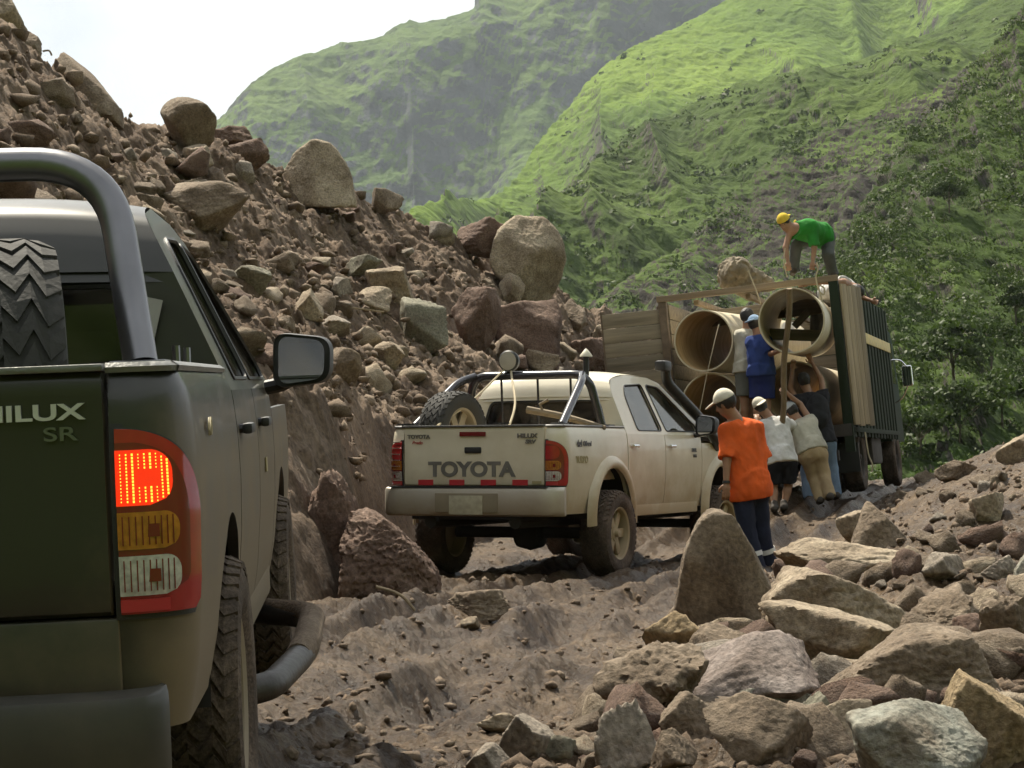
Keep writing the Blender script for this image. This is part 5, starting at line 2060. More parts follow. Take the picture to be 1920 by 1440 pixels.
# bed load: a stripped branch and a plank end
br = MB()
br.tube([(-0.10, 0.0, 0.0), (0.25, -0.12, -0.07), (0.62, -0.28, -0.18)], [0.035, 0.032, 0.028], 8, sub=4)
br.tube([(0.05, -0.05, -0.02), (0.02, -0.06, 0.05), (0.10, -0.08, 0.09)], 0.015, 6)
bo = br.build('branch', M_stick)
bo.location = P(1008, 768, 20.05)
bo.rotation_euler = (0, 0, 0.0)
tag(bo, 'stripped branch sticking up from the bed of the white pickup', 'branch')
# ------------------------------------------------------------------ the lorry with its load of pipes
M_wood = mat_wood('grey_wood', (0.26, 0.215, 0.15), 1.0, 0)
M_woodv = mat_wood('raw_wood_upright', (0.32, 0.25, 0.155), 1.3, 2)
M_woodd = mat_wood('brown_wood', (0.26, 0.195, 0.125), 1.0, 0)
M_green = mat_dirty('green_slat_paint', (0.010, 0.034, 0.018), (0.035, 0.032, 0.02), 0.9, 2.2, rough=0.75, coat=0.0, base_dirt=0.08, amount=0.55)
M_green.node_tree.nodes['Principled BSDF'].inputs['Specular IOR Level'].default_value = 0.15
M_yell = mat_plain('yellow_stripe_paint', (0.50, 0.36, 0.05), 0.5, var=0.25, vscale=10)
M_iron = mat_plain('dirty_iron', (0.045, 0.036, 0.030), 0.8, bump=0.004, bscale=30, var=0.3)
M_rust = mat_plain('rusty_post', (0.14, 0.10, 0.065), 0.8, var=0.35, vscale=8)
LW, LL, LF, LT = 1.225, 6.0, 0.95, 2.95
lorry = empty('cargo_truck', (3.60, 30.0, 0.50))
lorry.rotation_mode = 'YXZ'
lorry.rotation_euler = (0.0, -0.10, -0.285)
tag(lorry, 'green sided cargo truck with open wooden rear doors loaded with big pipes', 'truck')


def plank(nm, c, s, mat, parent, rot=None, bev=0.006):
    return MB().box((0, 0, 0), s, bev=bev).build(nm, mat, parent, loc=c, rot=rot or (0, 0, 0))


# frame posts and top beam
plank('corner_post', (-LW, 0.0, (LF + LT) / 2), (0.11, 0.11, LT - LF), M_rust, lorry)
plank('corner_post', (LW, 0.0, (LT + 0.55) / 2), (0.13, 0.12, LT - 0.55), M_green, lorry)
plank('top_beam', (0.0, -0.02, LT + 0.035), (2 * LW + 0.14, 0.10, 0.085), M_woodd, lorry)
plank('rear_sill', (0, 0.0, LF - 0.09), (2 * LW + 0.1, 0.14, 0.17), M_iron, lorry)
for k in range(3):
    plank('roof_bar', (-0.75 + 0.75 * k, LL / 2 + 0.05, LT - 0.06), (0.07, LL, 0.07), M_woodd, lorry)
for k in range(10):
    plank('floor_board', (-1.08 + k * 0.24, LL / 2, LF - 0.02), (0.232, LL - 0.15, 0.04), M_woodd, lorry)
# side walls: green slats outside, boards inside
for sg in (1, -1):
    for k in range(30):
        plank('side_slat', (sg * (LW + 0.008 + 0.016 * (k % 2)), 0.17 + k * 0.2, (0.80 + LT) / 2 - 0.02 - 0.012 * (k % 3)), (0.035, 0.176, LT - 0.80), M_green, lorry)
    for k in range(9):
        plank('inner_board', (sg * (LW - 0.04), LL / 2 + 0.05, LF + 0.14 + k * 0.215), (0.03, LL - 0.2, 0.205), M_wood if sg == -1 else M_woodd, lorry, rot=(0, 0, 0))
    for z_ in (0.86,):
        plank('side_rail', (sg * (LW + 0.055), LL / 2 + 0.1, z_), (0.025, LL - 0.1, 0.07), M_green, lorry)
plank('yellow_band', (LW + 0.053, 3.4, 2.28), (0.020, 5.1, 0.16), M_yell, lorry)
for k in range(9):
    plank('front_board', (0, LL, LF + 0.12 + k * 0.22), (2 * LW - 0.1, 0.035, 0.21), M_wood, lorry)
for k in range(3):
    plank('cross_board', (-0.15, 1.1 + 0.22 * k, 2.66 + 0.08 * k), (2.1, 0.05, 0.12), M_wood, lorry)
# open left door: horizontal boards in a frame, swung out
dl = empty('rear_door', (-LW - 0.02, 0.0, 0.0), (0, 0, PI + 0.22))
dl.parent = lorry
for k in range(9):
    plank('door_board', (0.44, 0, LF + 0.10 + k * 0.212), (0.84, 0.035, 0.204), M_wood, dl)
for x_ in (0.04, 0.85):
    plank('door_stile', (x_, -0.03, (LF + LT) / 2 - 0.03), (0.07, 0.05, LT - LF - 0.05), M_rust, dl)
# right door folded back along the side: upright boards
dr = empty('rear_door', (LW + 0.09, -0.03, 0.0), (0, 0, 1.34))
dr.parent = lorry
for k in range(4):
    plank('door_board', (0.10 + k * 0.195, 0, (LF + LT) / 2 - 0.04 - 0.02 * (k % 2)), (0.188, 0.035, LT - LF - 0.02), M_woodv, dr)
# running gear
mb = MB()
for sg in (1, -1):
    mb.box((sg * 0.42, 3.6, LF - 0.28), (0.10, 7.4, 0.24))
mb.tube([(-0.95, 1.55, 0.48), (0.95, 1.55, 0.48)], 0.09, 10)
mb.lathe([(-0.25, 0.05), (-0.2, 0.2), (0, 0.25), (0.2, 0.2), (0.25, 0.05)], 16, c=(0, 1.55, 0.48))
mb.tube([(-0.9, 6.9, 0.48), (0.9, 6.9, 0.48)], 0.08, 10)
mb.box((0, 0.02, 0.52), (2.1, 0.10, 0.14))
for x_ in (-0.8, 0.8):
    mb.box((x_, 0.05, 0.68), (0.08, 0.08, 0.3))
for k in range(7):
    mb.box((0, 0.5 + k * 0.9, LF - 0.10), (2 * LW, 0.08, 0.10))
mb.box((0.95, 3.6, 0.60), (0.45, 1.2, 0.45), bev=0.05)
mb.box((-0.95, 3.6, 0.60), (0.45, 1.2, 0.45), bev=0.05)
mb.build('chassis', M_iron, lorry)
for sg in (1, -1):
    for dx in (0.0, 0.30):
        w_ = wheel(lorry, (sg * (1.06 - dx), 1.55, 0.48), 0.50, 0.26, sg, M_mudrub, M_iron, n=36)
    wheel(lorry, (sg * 1.0, 6.9, 0.48), 0.50, 0.26, sg, M_mudrub, M_iron, n=36)
    plank('mudflap', (sg * 0.93, 0.75, 0.48), (0.62, 0.02, 0.42), M_black, lorry)
# cab beyond the box
mb = MB()
prof = [(6.25, 0.75), (6.25, 2.55), (6.4, 2.68), (7.7, 2.66), (7.95, 2.5), (8.25, 1.75), (8.3, 0.75)]
G = np.array([[(x, y, z) for y, z in prof] for x in (-1.12, 1.12)])
mb.grid(G, smooth=False)
for x in (-1.12, 1.12):
    mb.add([(x, y, z) for y, z in prof], [tuple(range(len(prof)))], smooth=False)
mb.build('cab', M_green, lorry)
for sg in (1, -1):
    pane('cab_window', [(sg * 1.125, 6.75, 1.75), (sg * 1.125, 7.9, 1.75), (sg * 1.125, 7.65, 2.45), (sg * 1.125, 6.75, 2.45)], M_glassd, lorry)
    mm_ = empty('side_mirror', (sg * 1.40, 7.2, 1.85))
    mm_.parent = lorry
    MB().box((0, 0, 0), (0.17, 0.07, 0.36), bev=0.03).build('housing', M_chrome, mm_)
    MB().box((0, -0.038, 0), (0.14, 0.004, 0.32)).build('mirror_glass', M_mirror, mm_)
    MB().tube([(sg * -0.28, 0, 0.30), (sg * -0.10, 0, 0.28), (0, 0, 0.16)], 0.014, 6, sub=4).tube([(sg * -0.28, 0, -0.45), (sg * -0.12, 0, -0.36), (0, 0, -0.15)], 0.014, 6, sub=4).build('arm', M_chrome, mm_)

# pipes
def mat_pipe(name, col, streak):
    m = mat_plain(name, col, 0.5, var=0.15, vscale=2.5, spec=0.3)
    N, L = nodes_of(m)
    b = N['Principled BSDF']
    src = [l for l in L if l.to_socket == b.inputs['Base Color']][0].from_socket
    t = N.new('ShaderNodeTexCoord')
    mp_ = N.new('ShaderNodeMapping')
    mp_.inputs['Scale'].default_value = (2.0, 14.0, 2.0)
    L.new(t.outputs['Object'], mp_.inputs['Vector'])
    n = N.new('ShaderNodeTexNoise')
    n.inputs['Scale'].default_value = 1.0
    n.inputs['Detail'].default_value = 6
    L.new(mp_.outputs['Vector'], n.inputs['Vector'])
    r = N.new('ShaderNodeMapRange')
    r.inputs['From Min'].default_value = 0.42
    r.inputs['From Max'].default_value = 0.62
    r.inputs['To Max'].default_value = 0.75
    L.new(n.outputs['Fac'], r.inputs['Value'])
    mx_ = N.new('ShaderNodeMixRGB')
    L.new(r.outputs['Result'], mx_.inputs['Fac'])
    L.new(src, mx_.inputs['Color1'])
    mx_.inputs['Color2'].default_value = (*streak, 1)
    L.new(mx_.outputs['Color'], b.inputs['Base Color'])
    return m


M_pipe = mat_pipe('cream_pipe_wall', (0.58, 0.52, 0.38), (0.46, 0.40, 0.28))
M_pipein = mat_pipe('ochre_pipe_lining', (0.58, 0.42, 0.21), (0.42, 0.27, 0.12))
M_pipein2 = mat_pipe('cream_pipe_lining', (0.52, 0.45, 0.29), (0.42, 0.34, 0.20))


def pipe(px, py, D, rad, yaw, length, label, pitch=0.0, lining=None):
    o = empty('pipe', P(px, py, D), (pitch, 0, yaw))
    tag(o, label, 'pipe', 'big cream pipes on the truck')
    th = 0.022
    MB().lathe([(0.0, rad - th), (-0.004, rad - th * .5), (0.0, rad), (length, rad), (length + .003, rad - th / 2), (length, rad - th)], 56, axis='y').build('pipe_wall', M_pipe, o)
    MB().lathe([(0.001, rad - th - .0015), (0.6, rad - th - .0015), (length, rad - th - .0015)], 56, axis='y').build('pipe_lining', lining or M_pipein, o)
    return o


pipe(1319, 639, 29.9, 0.435, -0.40, 4.2, 'upper left big cream pipe with ochre lining in the truck', 0.02)
pipe(1484, 601, 28.2, 0.440, -0.20, 3.6, 'upper right big cream pipe sticking out furthest from the truck', 0.03, M_pipein2)
pipe(1334, 757, 30.0, 0.435, -0.33, 4.8, 'lower left big cream pipe under the upper left one')
pipe(1492, 735, 29.9, 0.435, -0.29, 4.8, 'lower right big cream pipe behind the men pushing')
# timber braces wedged in the projecting pipe
o = MB().box((0, 0, 0), (0.70, 0.06, 0.16), bev=0.01).build('timber_brace', M_wood)
o.location = P(1490, 628, 29.6)
o.rotation_euler = (0, 0.05, -0.3)
tag(o, 'flat timber wedged across the inside of the projecting pipe', 'timber')
o = MB().box((0, 0, 0), (0.30, 0.05, 0.10), bev=0.01).build('timber_brace', M_wood)
o.location = P(1503, 598, 29.7)
o.rotation_euler = (0, -0.8, -0.3)
tag(o, 'short slanting timber inside the projecting pipe', 'timber')
# prop pole
pa, pb = P(1480, 541, 27.72), P(1465, 800, 28.3)
pts = [pa.lerp(pb, t) + Vector((0.015 * math.sin(t * 9), 0, 0)) for t in np.linspace(0, 1, 14)]
o = MB().tube([p - pb for p in pts], 0.040, 9).build('prop_pole', mat_wood('pole_wood', (0.25, 0.18, 0.10), 1.2, 2))
o.location = pb
tag(o, 'rough wooden pole propping the projecting pipe', 'pole')
# ropes
def rope(pts, label, r=0.010):
    pts = [Vector(p) for p in pts]
    c = pts[-1].copy()
    o = MB().tube([p - c for p in pts], r, 6, sub=5).build('rope', M_rope)
    o.location = c
    tag(o, label, 'rope')
rope([P(1403, 508, 29.9), P(1418, 545, 29.8), P(1426, 570, 29.8)], 'short rope hanging from the canvas bundle over the top beam')
rope([P(1348, 608, 29.6), P(1340, 640, 29.5), P(1325, 705, 29.4), P(1308, 790, 29.3)], 'thin rope hanging across the mouth of the upper left pipe', 0.006)
rope([P(1472, 465, 29.6), P(1470, 490, 29.6), P(1476, 520, 29.6)], 'thin rope in the left hand of the man in green', 0.008)
rope([P(1531, 492, 29.6), P(1534, 503, 29.6), P(1530, 520, 29.6), P(1536, 545, 29.6), P(1545, 552, 29.6), P(1545, 540, 29.6), P(1535, 538, 29.6), P(1545, 575, 29.6)], 'looped rope below the right hand of the man in green', 0.012)
rope([P(1622, 810, 29.5), P(1628, 850, 29.5), P(1636, 872, 29.5), P(1634, 885, 29.5)], 'cord hanging beside the rear wheel of the truck', 0.012)
# canvas bundle on the roof bars
cb = P(1395, 518, 30.6)


def f_canvas(p):
    d_ = sd_ell(p, (-0.13, 0, 0.10), (0.20, 0.26, 0.14))
    d_ = smin(d_, sd_ell(p, (-0.24, 0, -0.02), (0.10, 0.20, 0.14)), 0.06)
    d_ = smin(d_, sd_caps(p, (-0.10, 0.1, 0.05), (0.40, 0.3, -0.10), 0.17, 0.07), 0.08)
    d_ = smin(d_, sd_caps(p, (-0.12, 0.1, -0.05), (0.10, 0.1, -0.22), 0.13, 0.10), 0.06)
    return d_ - 0.085 * np.maximum(fbm(p * np.array([6, 4, 4.5]) + 0.4 * perlin(p * 5)[:, None], 4, 0.6, ridged=True), -0.2) + 0.02


V, Fc = surface_nets(f_canvas, (-0.5, -0.45, -0.45), (0.65, 0.6, 0.45), 0.013)
M_canvas = mat_plain('brown_canvas', (0.20, 0.165, 0.115), 0.9, bump=0.006, bscale=30, var=0.3)
o = link('canvas_bundle', mesh_from('canvas_bundle', V, Fc), M_canvas, loc=cb)
tag(o, 'crumpled brown canvas bundle on top of the truck', 'canvas')
# twigs on the slide
for i, (pts, lab) in enumerate([(((612, 586), (620, 562), (616, 552)), 'pale bare twig standing on the slide above the mirror'),
                                (((618, 566), (650, 575), (720, 585)), 'long thin root lying on the slide'),
                                (((705, 1100), (750, 1115), (778, 1145)), 'bent twig on the mud beside the bank boulder'),
                                (((80, 96), (92, 95), (97, 104)), 'tiny twig sticking out at the upper left skyline')]):
    D_ = {0: 27.5, 1: 27.6, 2: 15.0, 3: 25.0}[i]
    w3 = [P(a, b, D_) for a, b in pts]
    o = MB().tube([p - w3[0] for p in w3], 0.012, 6, sub=4).build('twig', M_stick)
    o.location = w3[0]
    tag(o, lab, 'twig')
# ------------------------------------------------------------------ people
M_skin = mat_plain('skin', (0.30, 0.165, 0.10), 0.55, var=0.12, vscale=12)
M_hair = mat_plain('black_hair', (0.012, 0.010, 0.009), 0.6, bump=0.004, bscale=60)
M_eye = mat_plain('eye', (0.05, 0.04, 0.035), 0.2)
CLOTH = {}


def cloth(col, nm):
    if nm not in CLOTH:
        CLOTH[nm] = mat_plain(nm, col, 0.9, bump=0.006, bscale=22, var=0.24, vscale=5, spec=0.2)
    return CLOTH[nm]


def U(v):
    v = np.asarray(v, float)
    return v / (np.linalg.norm(v) + 1e-9)


def person(J, label, face, shirt, pants, cap=None, hair=True, sleeve=0.85, leg=1.0, shoes=None, hem=0.10, girth=1.0, grip=0.7,
           shirt_tilt=0.0, head_up=None, vox=0.0155):
    """J: joints in world space (dict). face: viewing direction of the head."""
    J = {k: np.array(v, float) for k, v in J.items()}
    low = min(J.values(), key=lambda v: v[2])
    base = np.array([J['pelvis'][0], J['pelvis'][1], low[2] - 0.06])
    J = {k: v - base for k, v in J.items()}
    f = U(face)
    up = U(J['head'] - J['neck'])
    if head_up is not None:
        up = U(head_up)
    f = U(f - up * (f @ up) * 0.85)
    rt = U(np.cross(f, up))
    up = np.cross(rt, f)
    Rh = np.stack([rt, f, up], 1)                    # columns: right, forward, up
    hd = J['head']
    g = girth
    sides = ('l', 'r')
    chest = (J['sh_l'] + J['sh_r']) / 2
    spine = U(chest - J['pelvis'])

    def torso(p, inf=0.0, low_=0.0):
        d = None
        for s in sides:
            a = J['hip_' + s] - spine * low_ + (J['pelvis'] - J['hip_' + s]) * 0.15
            b = J['sh_' + s] + (chest - J['sh_' + s]) * 0.38 - spine * 0.04
            q_ = sd_caps(p, a, b, (0.105 + inf) * g, (0.088 + inf) * g)
            d = q_ if d is None else smin(d, q_, 0.06)
        d = smin(d, sd_caps(p, J['pelvis'] - spine * low_, chest - spine * 0.10, (0.115 + inf) * g, (0.105 + inf) * g), 0.07)
        d = smin(d, sd_caps(p, J['sh_l'], J['sh_r'], 0.058 + inf, 0.058 + inf), 0.06)
        return d

    def legs(p):
        d = None
        for s in sides:
            c = sd_caps(p, J['hip_' + s], J['kn_' + s], 0.086 * g, 0.056)
            c = smin(c, sd_caps(p, J['kn_' + s], J['an_' + s], 0.058, 0.052), 0.03)
            d = c if d is None else np.minimum(d, c)
        return d

    def f_body(p):
        d = torso(p)
        d = smin(d, sd_caps(p, chest + spine * 0.02, hd - up * 0.05, 0.068, 0.060), 0.04)
        h = sd_ell(p, hd + up * 0.02 - f * 0.008, (0.076, 0.094, 0.104), Rh)
        h = smin(h, sd_ell(p, hd - up * 0.055 + f * 0.028, (0.055, 0.060, 0.062), Rh), 0.035)
        h = smin(h, sd_caps(p, hd + f * 0.086 + up * 0.010, hd + f * 0.106 - up * 0.028, 0.010, 0.014), 0.012)     # nose
        h = smin(h, sd_caps(p, hd + f * 0.085 - up * 0.062 - rt * 0.02, hd + f * 0.085 - up * 0.062 + rt * 0.02, 0.009, 0.009), 0.008)  # lips
        for e in (-1, 1):
            h = smin(h, sd_ell(p, hd + rt * e * 0.077 - f * 0.005, (0.012, 0.024, 0.033), Rh), 0.008)              # ears
            h = np.maximum(h, -sd_ell(p, hd + rt * e * 0.032 + f * 0.094 + up * 0.012, (0.015, 0.012, 0.010), Rh))  # eye sockets
        d = smin(d, h, 0.025)
        for s in sides:
            d = smin(d, sd_caps(p, J['sh_' + s], J['el_' + s], 0.050, 0.040), 0.03)
            d = smin(d, sd_caps(p, J['el_' + s], J['wr_' + s], 0.041, 0.027), 0.015)
            d = smin(d, sd_caps(p, J['hip_' + s], J['kn_' + s], 0.086 * g, 0.056), 0.04)
            cm = J['kn_' + s] * 0.7 + J['an_' + s] * 0.3
            d = smin(d, sd_caps(p, J['kn_' + s], cm, 0.054, 0.056), 0.02)
            d = smin(d, sd_caps(p, cm, J['an_' + s], 0.056, 0.036), 0.02)
            fd = U(J['toe_' + s] - J['an_' + s])
            d = smin(d, sd_caps(p, J['an_' + s] - np.array([0, 0, .03]) - fd * 0.04, J['toe_' + s], 0.040, 0.030), 0.02)
        return d

    allp = np.array(list(J.values()))
    lo, hi = allp.min(0) - 0.22, allp.max(0) + 0.22
    Vs, Fs, nv = [], [], 0
    V, Fc = surface_nets(f_body, lo, hi, vox)
    Vs.append(V)
    Fs.append(Fc)
    nv += len(V)
    # hands with separate fingers
    for s in sides:
        w = J['wr_' + s]
        ax = U(w - J['el_' + s])
        side = U(np.cross(ax, np.array([0, 1, 0.2]) if abs(ax[1]) < 0.9 else np.array([1, 0, 0.2])))
        if s == 'r':
            side = -side
        nrm = U(np.cross(side, ax))
        pc = w + ax * 0.055

        def f_hand(p):
            Rm = np.stack([side, ax, nrm], 1)
            d = sd_ell(p, pc, (0.040, 0.052, 0.017), Rm)
            d = smin(d, sd_caps(p, w - ax * 0.03, pc, 0.026, 0.022), 0.015)
            for k, ln in enumerate((0.078, 0.088, 0.082, 0.064)):
                r0 = pc + ax * 0.042 + side * (-0.030 + 0.020 * k)
                c1, c2 = grip * 0.75, grip * 1.7
                p1 = r0 + (ax * math.cos(c1) + nrm * math.sin(c1)) * ln * 0.48
                p2 = p1 + (ax * math.cos(c2) + nrm * math.sin(c2)) * ln * 0.5
                d = np.minimum(d, smin(sd_caps(p, r0, p1, 0.0098, 0.009), sd_caps(p, p1, p2, 0.009, 0.0075), 0.004))
            t0 = pc - ax * 0.015 - side * 0.034
            t1 = t0 + (ax * 0.55 - side * 0.55 + nrm * 0.5) * 0.045
            t2 = t1 + (ax * 0.7 + nrm * 0.6) * 0.032
            d = smin(d, smin(sd_caps(p, t0, t1, 0.013, 0.011), sd_caps(p, t1, t2, 0.011, 0.009), 0.004), 0.010)
            return d
        V, Fc = surface_nets(f_hand, pc - 0.15, pc + 0.15, 0.0065)
        Vs.append(V)
        Fs.append(Fc + nv)
        nv += len(V)
    root = empty('person', base)
    tag(root, label, 'person')
    link('body', mesh_from('body', np.concatenate(Vs), np.concatenate(Fs)), M_skin, root)
    MB().lathe([(-0.006, 0.0), (0, 0.010), (0.006, 0.0)], 8, c=tuple(hd + rt * 0.032 + f * 0.083 + up * 0.012)).lathe([(-0.006, 0.0), (0, 0.010), (0.006, 0.0)], 8, c=tuple(hd - rt * 0.032 + f * 0.083 + up * 0.012)).build('eyes', M_eye, root)
    # shirt
    hemc = J['pelvis'] - spine * hem
    lat = U(J['sh_r'] - J['sh_l'])
    hn = U(spine + lat * shirt_tilt)

    def f_shirt(p):
        d = torso(p, 0.020, hem + 0.06)
        for s in sides:
            e = J['sh_' + s] + (J['el_' + s] - J['sh_' + s]) * sleeve
            ax = U(J['el_' + s] - J['sh_' + s])
            c = sd_caps(p, J['sh_' + s], e + ax * 0.06, 0.066, 0.066 + 0.008 * (sleeve < 1))
            if sleeve < 1:
                c = np.maximum(c, (p - e) @ ax)
            d = smin(d, c, 0.035)
            if sleeve >= 1:
                d = smin(d, sd_caps(p, J['el_' + s], J['wr_' + s], 0.056, 0.044), 0.02)
        d = smin(d, sd_caps(p, chest, chest + (hd - chest) * 0.32, 0.075, 0.062), 0.03)
        d = smin(d, sd_caps(p, J['hip_l'], J['hip_r'], 0.122 * g, 0.122 * g), 0.03)
        d = np.minimum(d, torso(p, 0.012))
        d = np.minimum(d, np.maximum(smin(legs(p), torso(p), 0.05) - 0.036, np.linalg.norm(p - J['pelvis'], axis=1) - 0.21))
        d = d - 0.024 * np.maximum(fbm(p * np.array([7, 7, 3.5]) + 3 + base, 3, 0.55, ridged=True), -0.2) + 0.003
        wr = 0.008 * perlin(p * 14 + base)
        d = np.maximum(d, (hemc - p) @ hn + wr)
        d = np.maximum(d, (p - (chest + (hd - chest) * 0.38)) @ U(0.6 * U(hd - chest) + spine))
        return d
    V, Fc = surface_nets(f_shirt, lo, hi, vox)
    link('shirt', mesh_from('shirt', V, Fc), shirt, root)
    # trousers
    def f_pants(p):
        d = sd_caps(p, J['hip_l'], J['hip_r'], 0.112 * g, 0.112 * g)
        d = smin(d, sd_caps(p, J['pelvis'], J['pelvis'] + spine * 0.10, 0.12 * g, 0.115 * g), 0.04)
        d = np.minimum(d, torso(p, 0.010))
        d = np.maximum(d, (p - J['pelvis'] - spine * 0.10) @ spine)
        for s in sides:
            if leg >= 1:
                d = smin(d, sd_caps(p, J['hip_' + s], J['kn_' + s], 0.102 * g, 0.076), 0.035)
                ax = U(J['an_' + s] - J['kn_' + s])
                c = np.maximum(sd_caps(p, J['kn_' + s], J['an_' + s] + ax * 0.06, 0.076, 0.070), (p - J['an_' + s] - ax * 0.02) @ ax)
            else:
                e = J['hip_' + s] + (J['kn_' + s] - J['hip_' + s]) * leg
                ax = U(J['kn_' + s] - J['hip_' + s])
                c = np.maximum(sd_caps(p, J['hip_' + s], e + ax * 0.06, 0.112 * g, 0.105), (p - e) @ ax)
            d = smin(d, c, 0.03)
        if leg >= 1:
            d = np.minimum(d, np.maximum(legs(p) - 0.014, np.maximum((p - J['an_l']) @ U(J['an_l'] - J['kn_l']), (p - J['an_r']) @ U(J['an_r'] - J['kn_r'])) * 1.0))
        d = d - 0.012 * np.maximum(fbm(p * np.array([7, 7, 4]) + 8 + base, 3, ridged=True), -0.2)
        return d
    V, Fc = surface_nets(f_pants, lo, hi, vox)
    link('trousers' if leg >= 1 else 'shorts', mesh_from('trousers', V, Fc), pants, root)
    if hair:
        def f_hair(p):
            d = sd_ell(p, hd + up * 0.028 - f * 0.016, (0.088, 0.102, 0.108), Rh) + 0.006 * perlin(p * 45)
            d = np.maximum(d, -((p - hd) @ (up * 0.75 - f * 0.66) + 0.035))
            return d
        V, Fc = surface_nets(f_hair, hd - 0.2, hd + 0.2, 0.009)
        link('hair', mesh_from('hair', V, Fc), M_hair, root)
    if cap is not None:
        cm_, bdir = cap
        bf = f * bdir                                  # brim forward or turned back
        def f_cap(p):
            d = sd_ell(p, hd + up * 0.035 - f * 0.010, (0.094, 0.108, 0.112), Rh)
            d = np.maximum(d, -((p - hd) @ up - 0.040))
            b = sd_ell(p, hd + up * 0.045 + bf * 0.125, (0.074, 0.085, 0.011), np.stack([rt, U(bf - up * 0.22), U(up + bf * 0.22)], 1))
            return np.minimum(d, b)
        V, Fc = surface_nets(f_cap, hd - 0.26, hd + 0.26, 0.0075)
        link('cap', mesh_from('cap', V, Fc), cm_, root)
    if shoes is not None:
        for s in sides:
            def f_shoe(p):
                fd = U(J['toe_' + s] - J['an_' + s])
                d = sd_caps(p, J['an_' + s] - np.array([0, 0, .03]) - fd * 0.045, J['toe_' + s], 0.052, 0.042)
                d = smin(d, sd_caps(p, J['an_' + s] + np.array([0, 0, .04]), J['an_' + s], 0.05, 0.05), 0.03)
                return d
            c = (J['an_' + s] + J['toe_' + s]) / 2
            V, Fc = surface_nets(f_shoe, c - 0.25, c + 0.25, 0.012)
            link('shoe', mesh_from('shoe', V, Fc), shoes, root)
    return root, base, J


def pj(D, **kw):
    """joints from photograph pixels and a depth offset"""
    out = {}
    for k, v in kw.items():
        out[k] = np.array(P(v[0], v[1], D + (v[2] if len(v) > 2 else 0.0)))
    for s in ('l', 'r'):
        if 'toe_' + s not in out:
            out['toe_' + s] = out['an_' + s] + np.array([0.0, 0.14, -0.045])
    if 'chest' not in out:
        out['chest'] = (out['sh_l'] + out['sh_r']) / 2
    return out


M_boot = mat_plain('muddy_boot', (0.05, 0.04, 0.032), 0.8)
C_or = cloth((0.62, 0.105, 0.02), 'orange_cloth')
C_nav = cloth((0.018, 0.022, 0.042), 'navy_denim')
C_wh = cloth((0.55, 0.54, 0.52), 'white_cotton')
C_cap = cloth((0.62, 0.58, 0.48), 'cream_cap_cloth')
C_bk = cloth((0.012, 0.012, 0.015), 'black_cloth')
C_ltg = cloth((0.42, 0.40, 0.33), 'pale_grey_cloth')
C_kh = cloth((0.36, 0.27, 0.16), 'khaki_cloth')
C_je = cloth((0.15, 0.21, 0.30), 'light_denim')
C_dk = cloth((0.020, 0.020, 0.024), 'dark_cloth')
C_bl = cloth((0.030, 0.055, 0.20), 'blue_cloth')
C_blc = cloth((0.20, 0.29, 0.42), 'pale_blue_cap')
C_gr = cloth((0.028, 0.20, 0.030), 'green_cloth')
C_ye = cloth((0.62, 0.45, 0.05), 'yellow_cap_cloth')
C_gt = cloth((0.09, 0.095, 0.095), 'grey_trouser_cloth')

# man in orange, back to the camera, looking left
Jo = pj(19.7, head=(1360, 757), neck=(1377, 786), sh_l=(1364, 804, -0.02), sh_r=(1414, 804, 0.12), pelvis=(1406, 912, 0.05), el_l=(1363, 862, -0.10), wr_l=(1362, 904, -0.12),
        el_r=(1432, 862, 0.12), wr_r=(1412, 888, 0.30), hip_l=(1392, 922, 0.0), hip_r=(1420, 922, 0.1), kn_l=(1402, 1002, 0), kn_r=(1428, 1000, 0.14), an_l=(1424, 1080, -0.02), an_r=(1446, 1068, 0.2))
ro, bo_, jo_ = person(Jo, 'man in orange polo shirt and pale cap with his back turned, looking at the truck', (-0.85, 0.45, 0.0), C_or, C_nav, cap=(C_cap, 1), shoes=M_boot, hem=0.12, girth=0.98, sleeve=0.92, grip=0.5, vox=0.012)
mb = MB()
for s in ('l', 'r'):
    k = jo_['kn_' + s] * 0.52 + jo_['an_' + s] * 0.48
    ax = U(jo_['an_' + s] - jo_['kn_' + s])
    q_ = Vector((0, 0, 1)).rotation_difference(Vector(ax))
    b_ = MB()
    b_.lathe([(-0.022, 0.082), (-0.022, 0.086), (0.022, 0.086), (0.022, 0.082)], 24, axis='z')
    b_.build('reflective_band', mat_plain('pale_band', (0.6, 0.6, 0.58), 0.4), ro, loc=tuple(k), rot=q_.to_euler())
b_ = MB().lathe([(-0.012, 0.032), (-0.012, 0.036), (0.012, 0.036), (0.012, 0.032)], 16, axis='z')
q_ = Vector((0, 0, 1)).rotation_difference(Vector(U(jo_['wr_l'] - jo_['el_l'])))
b_.build('wrist_watch', M_black, ro, loc=tuple(jo_['wr_l']), rot=q_.to_euler())

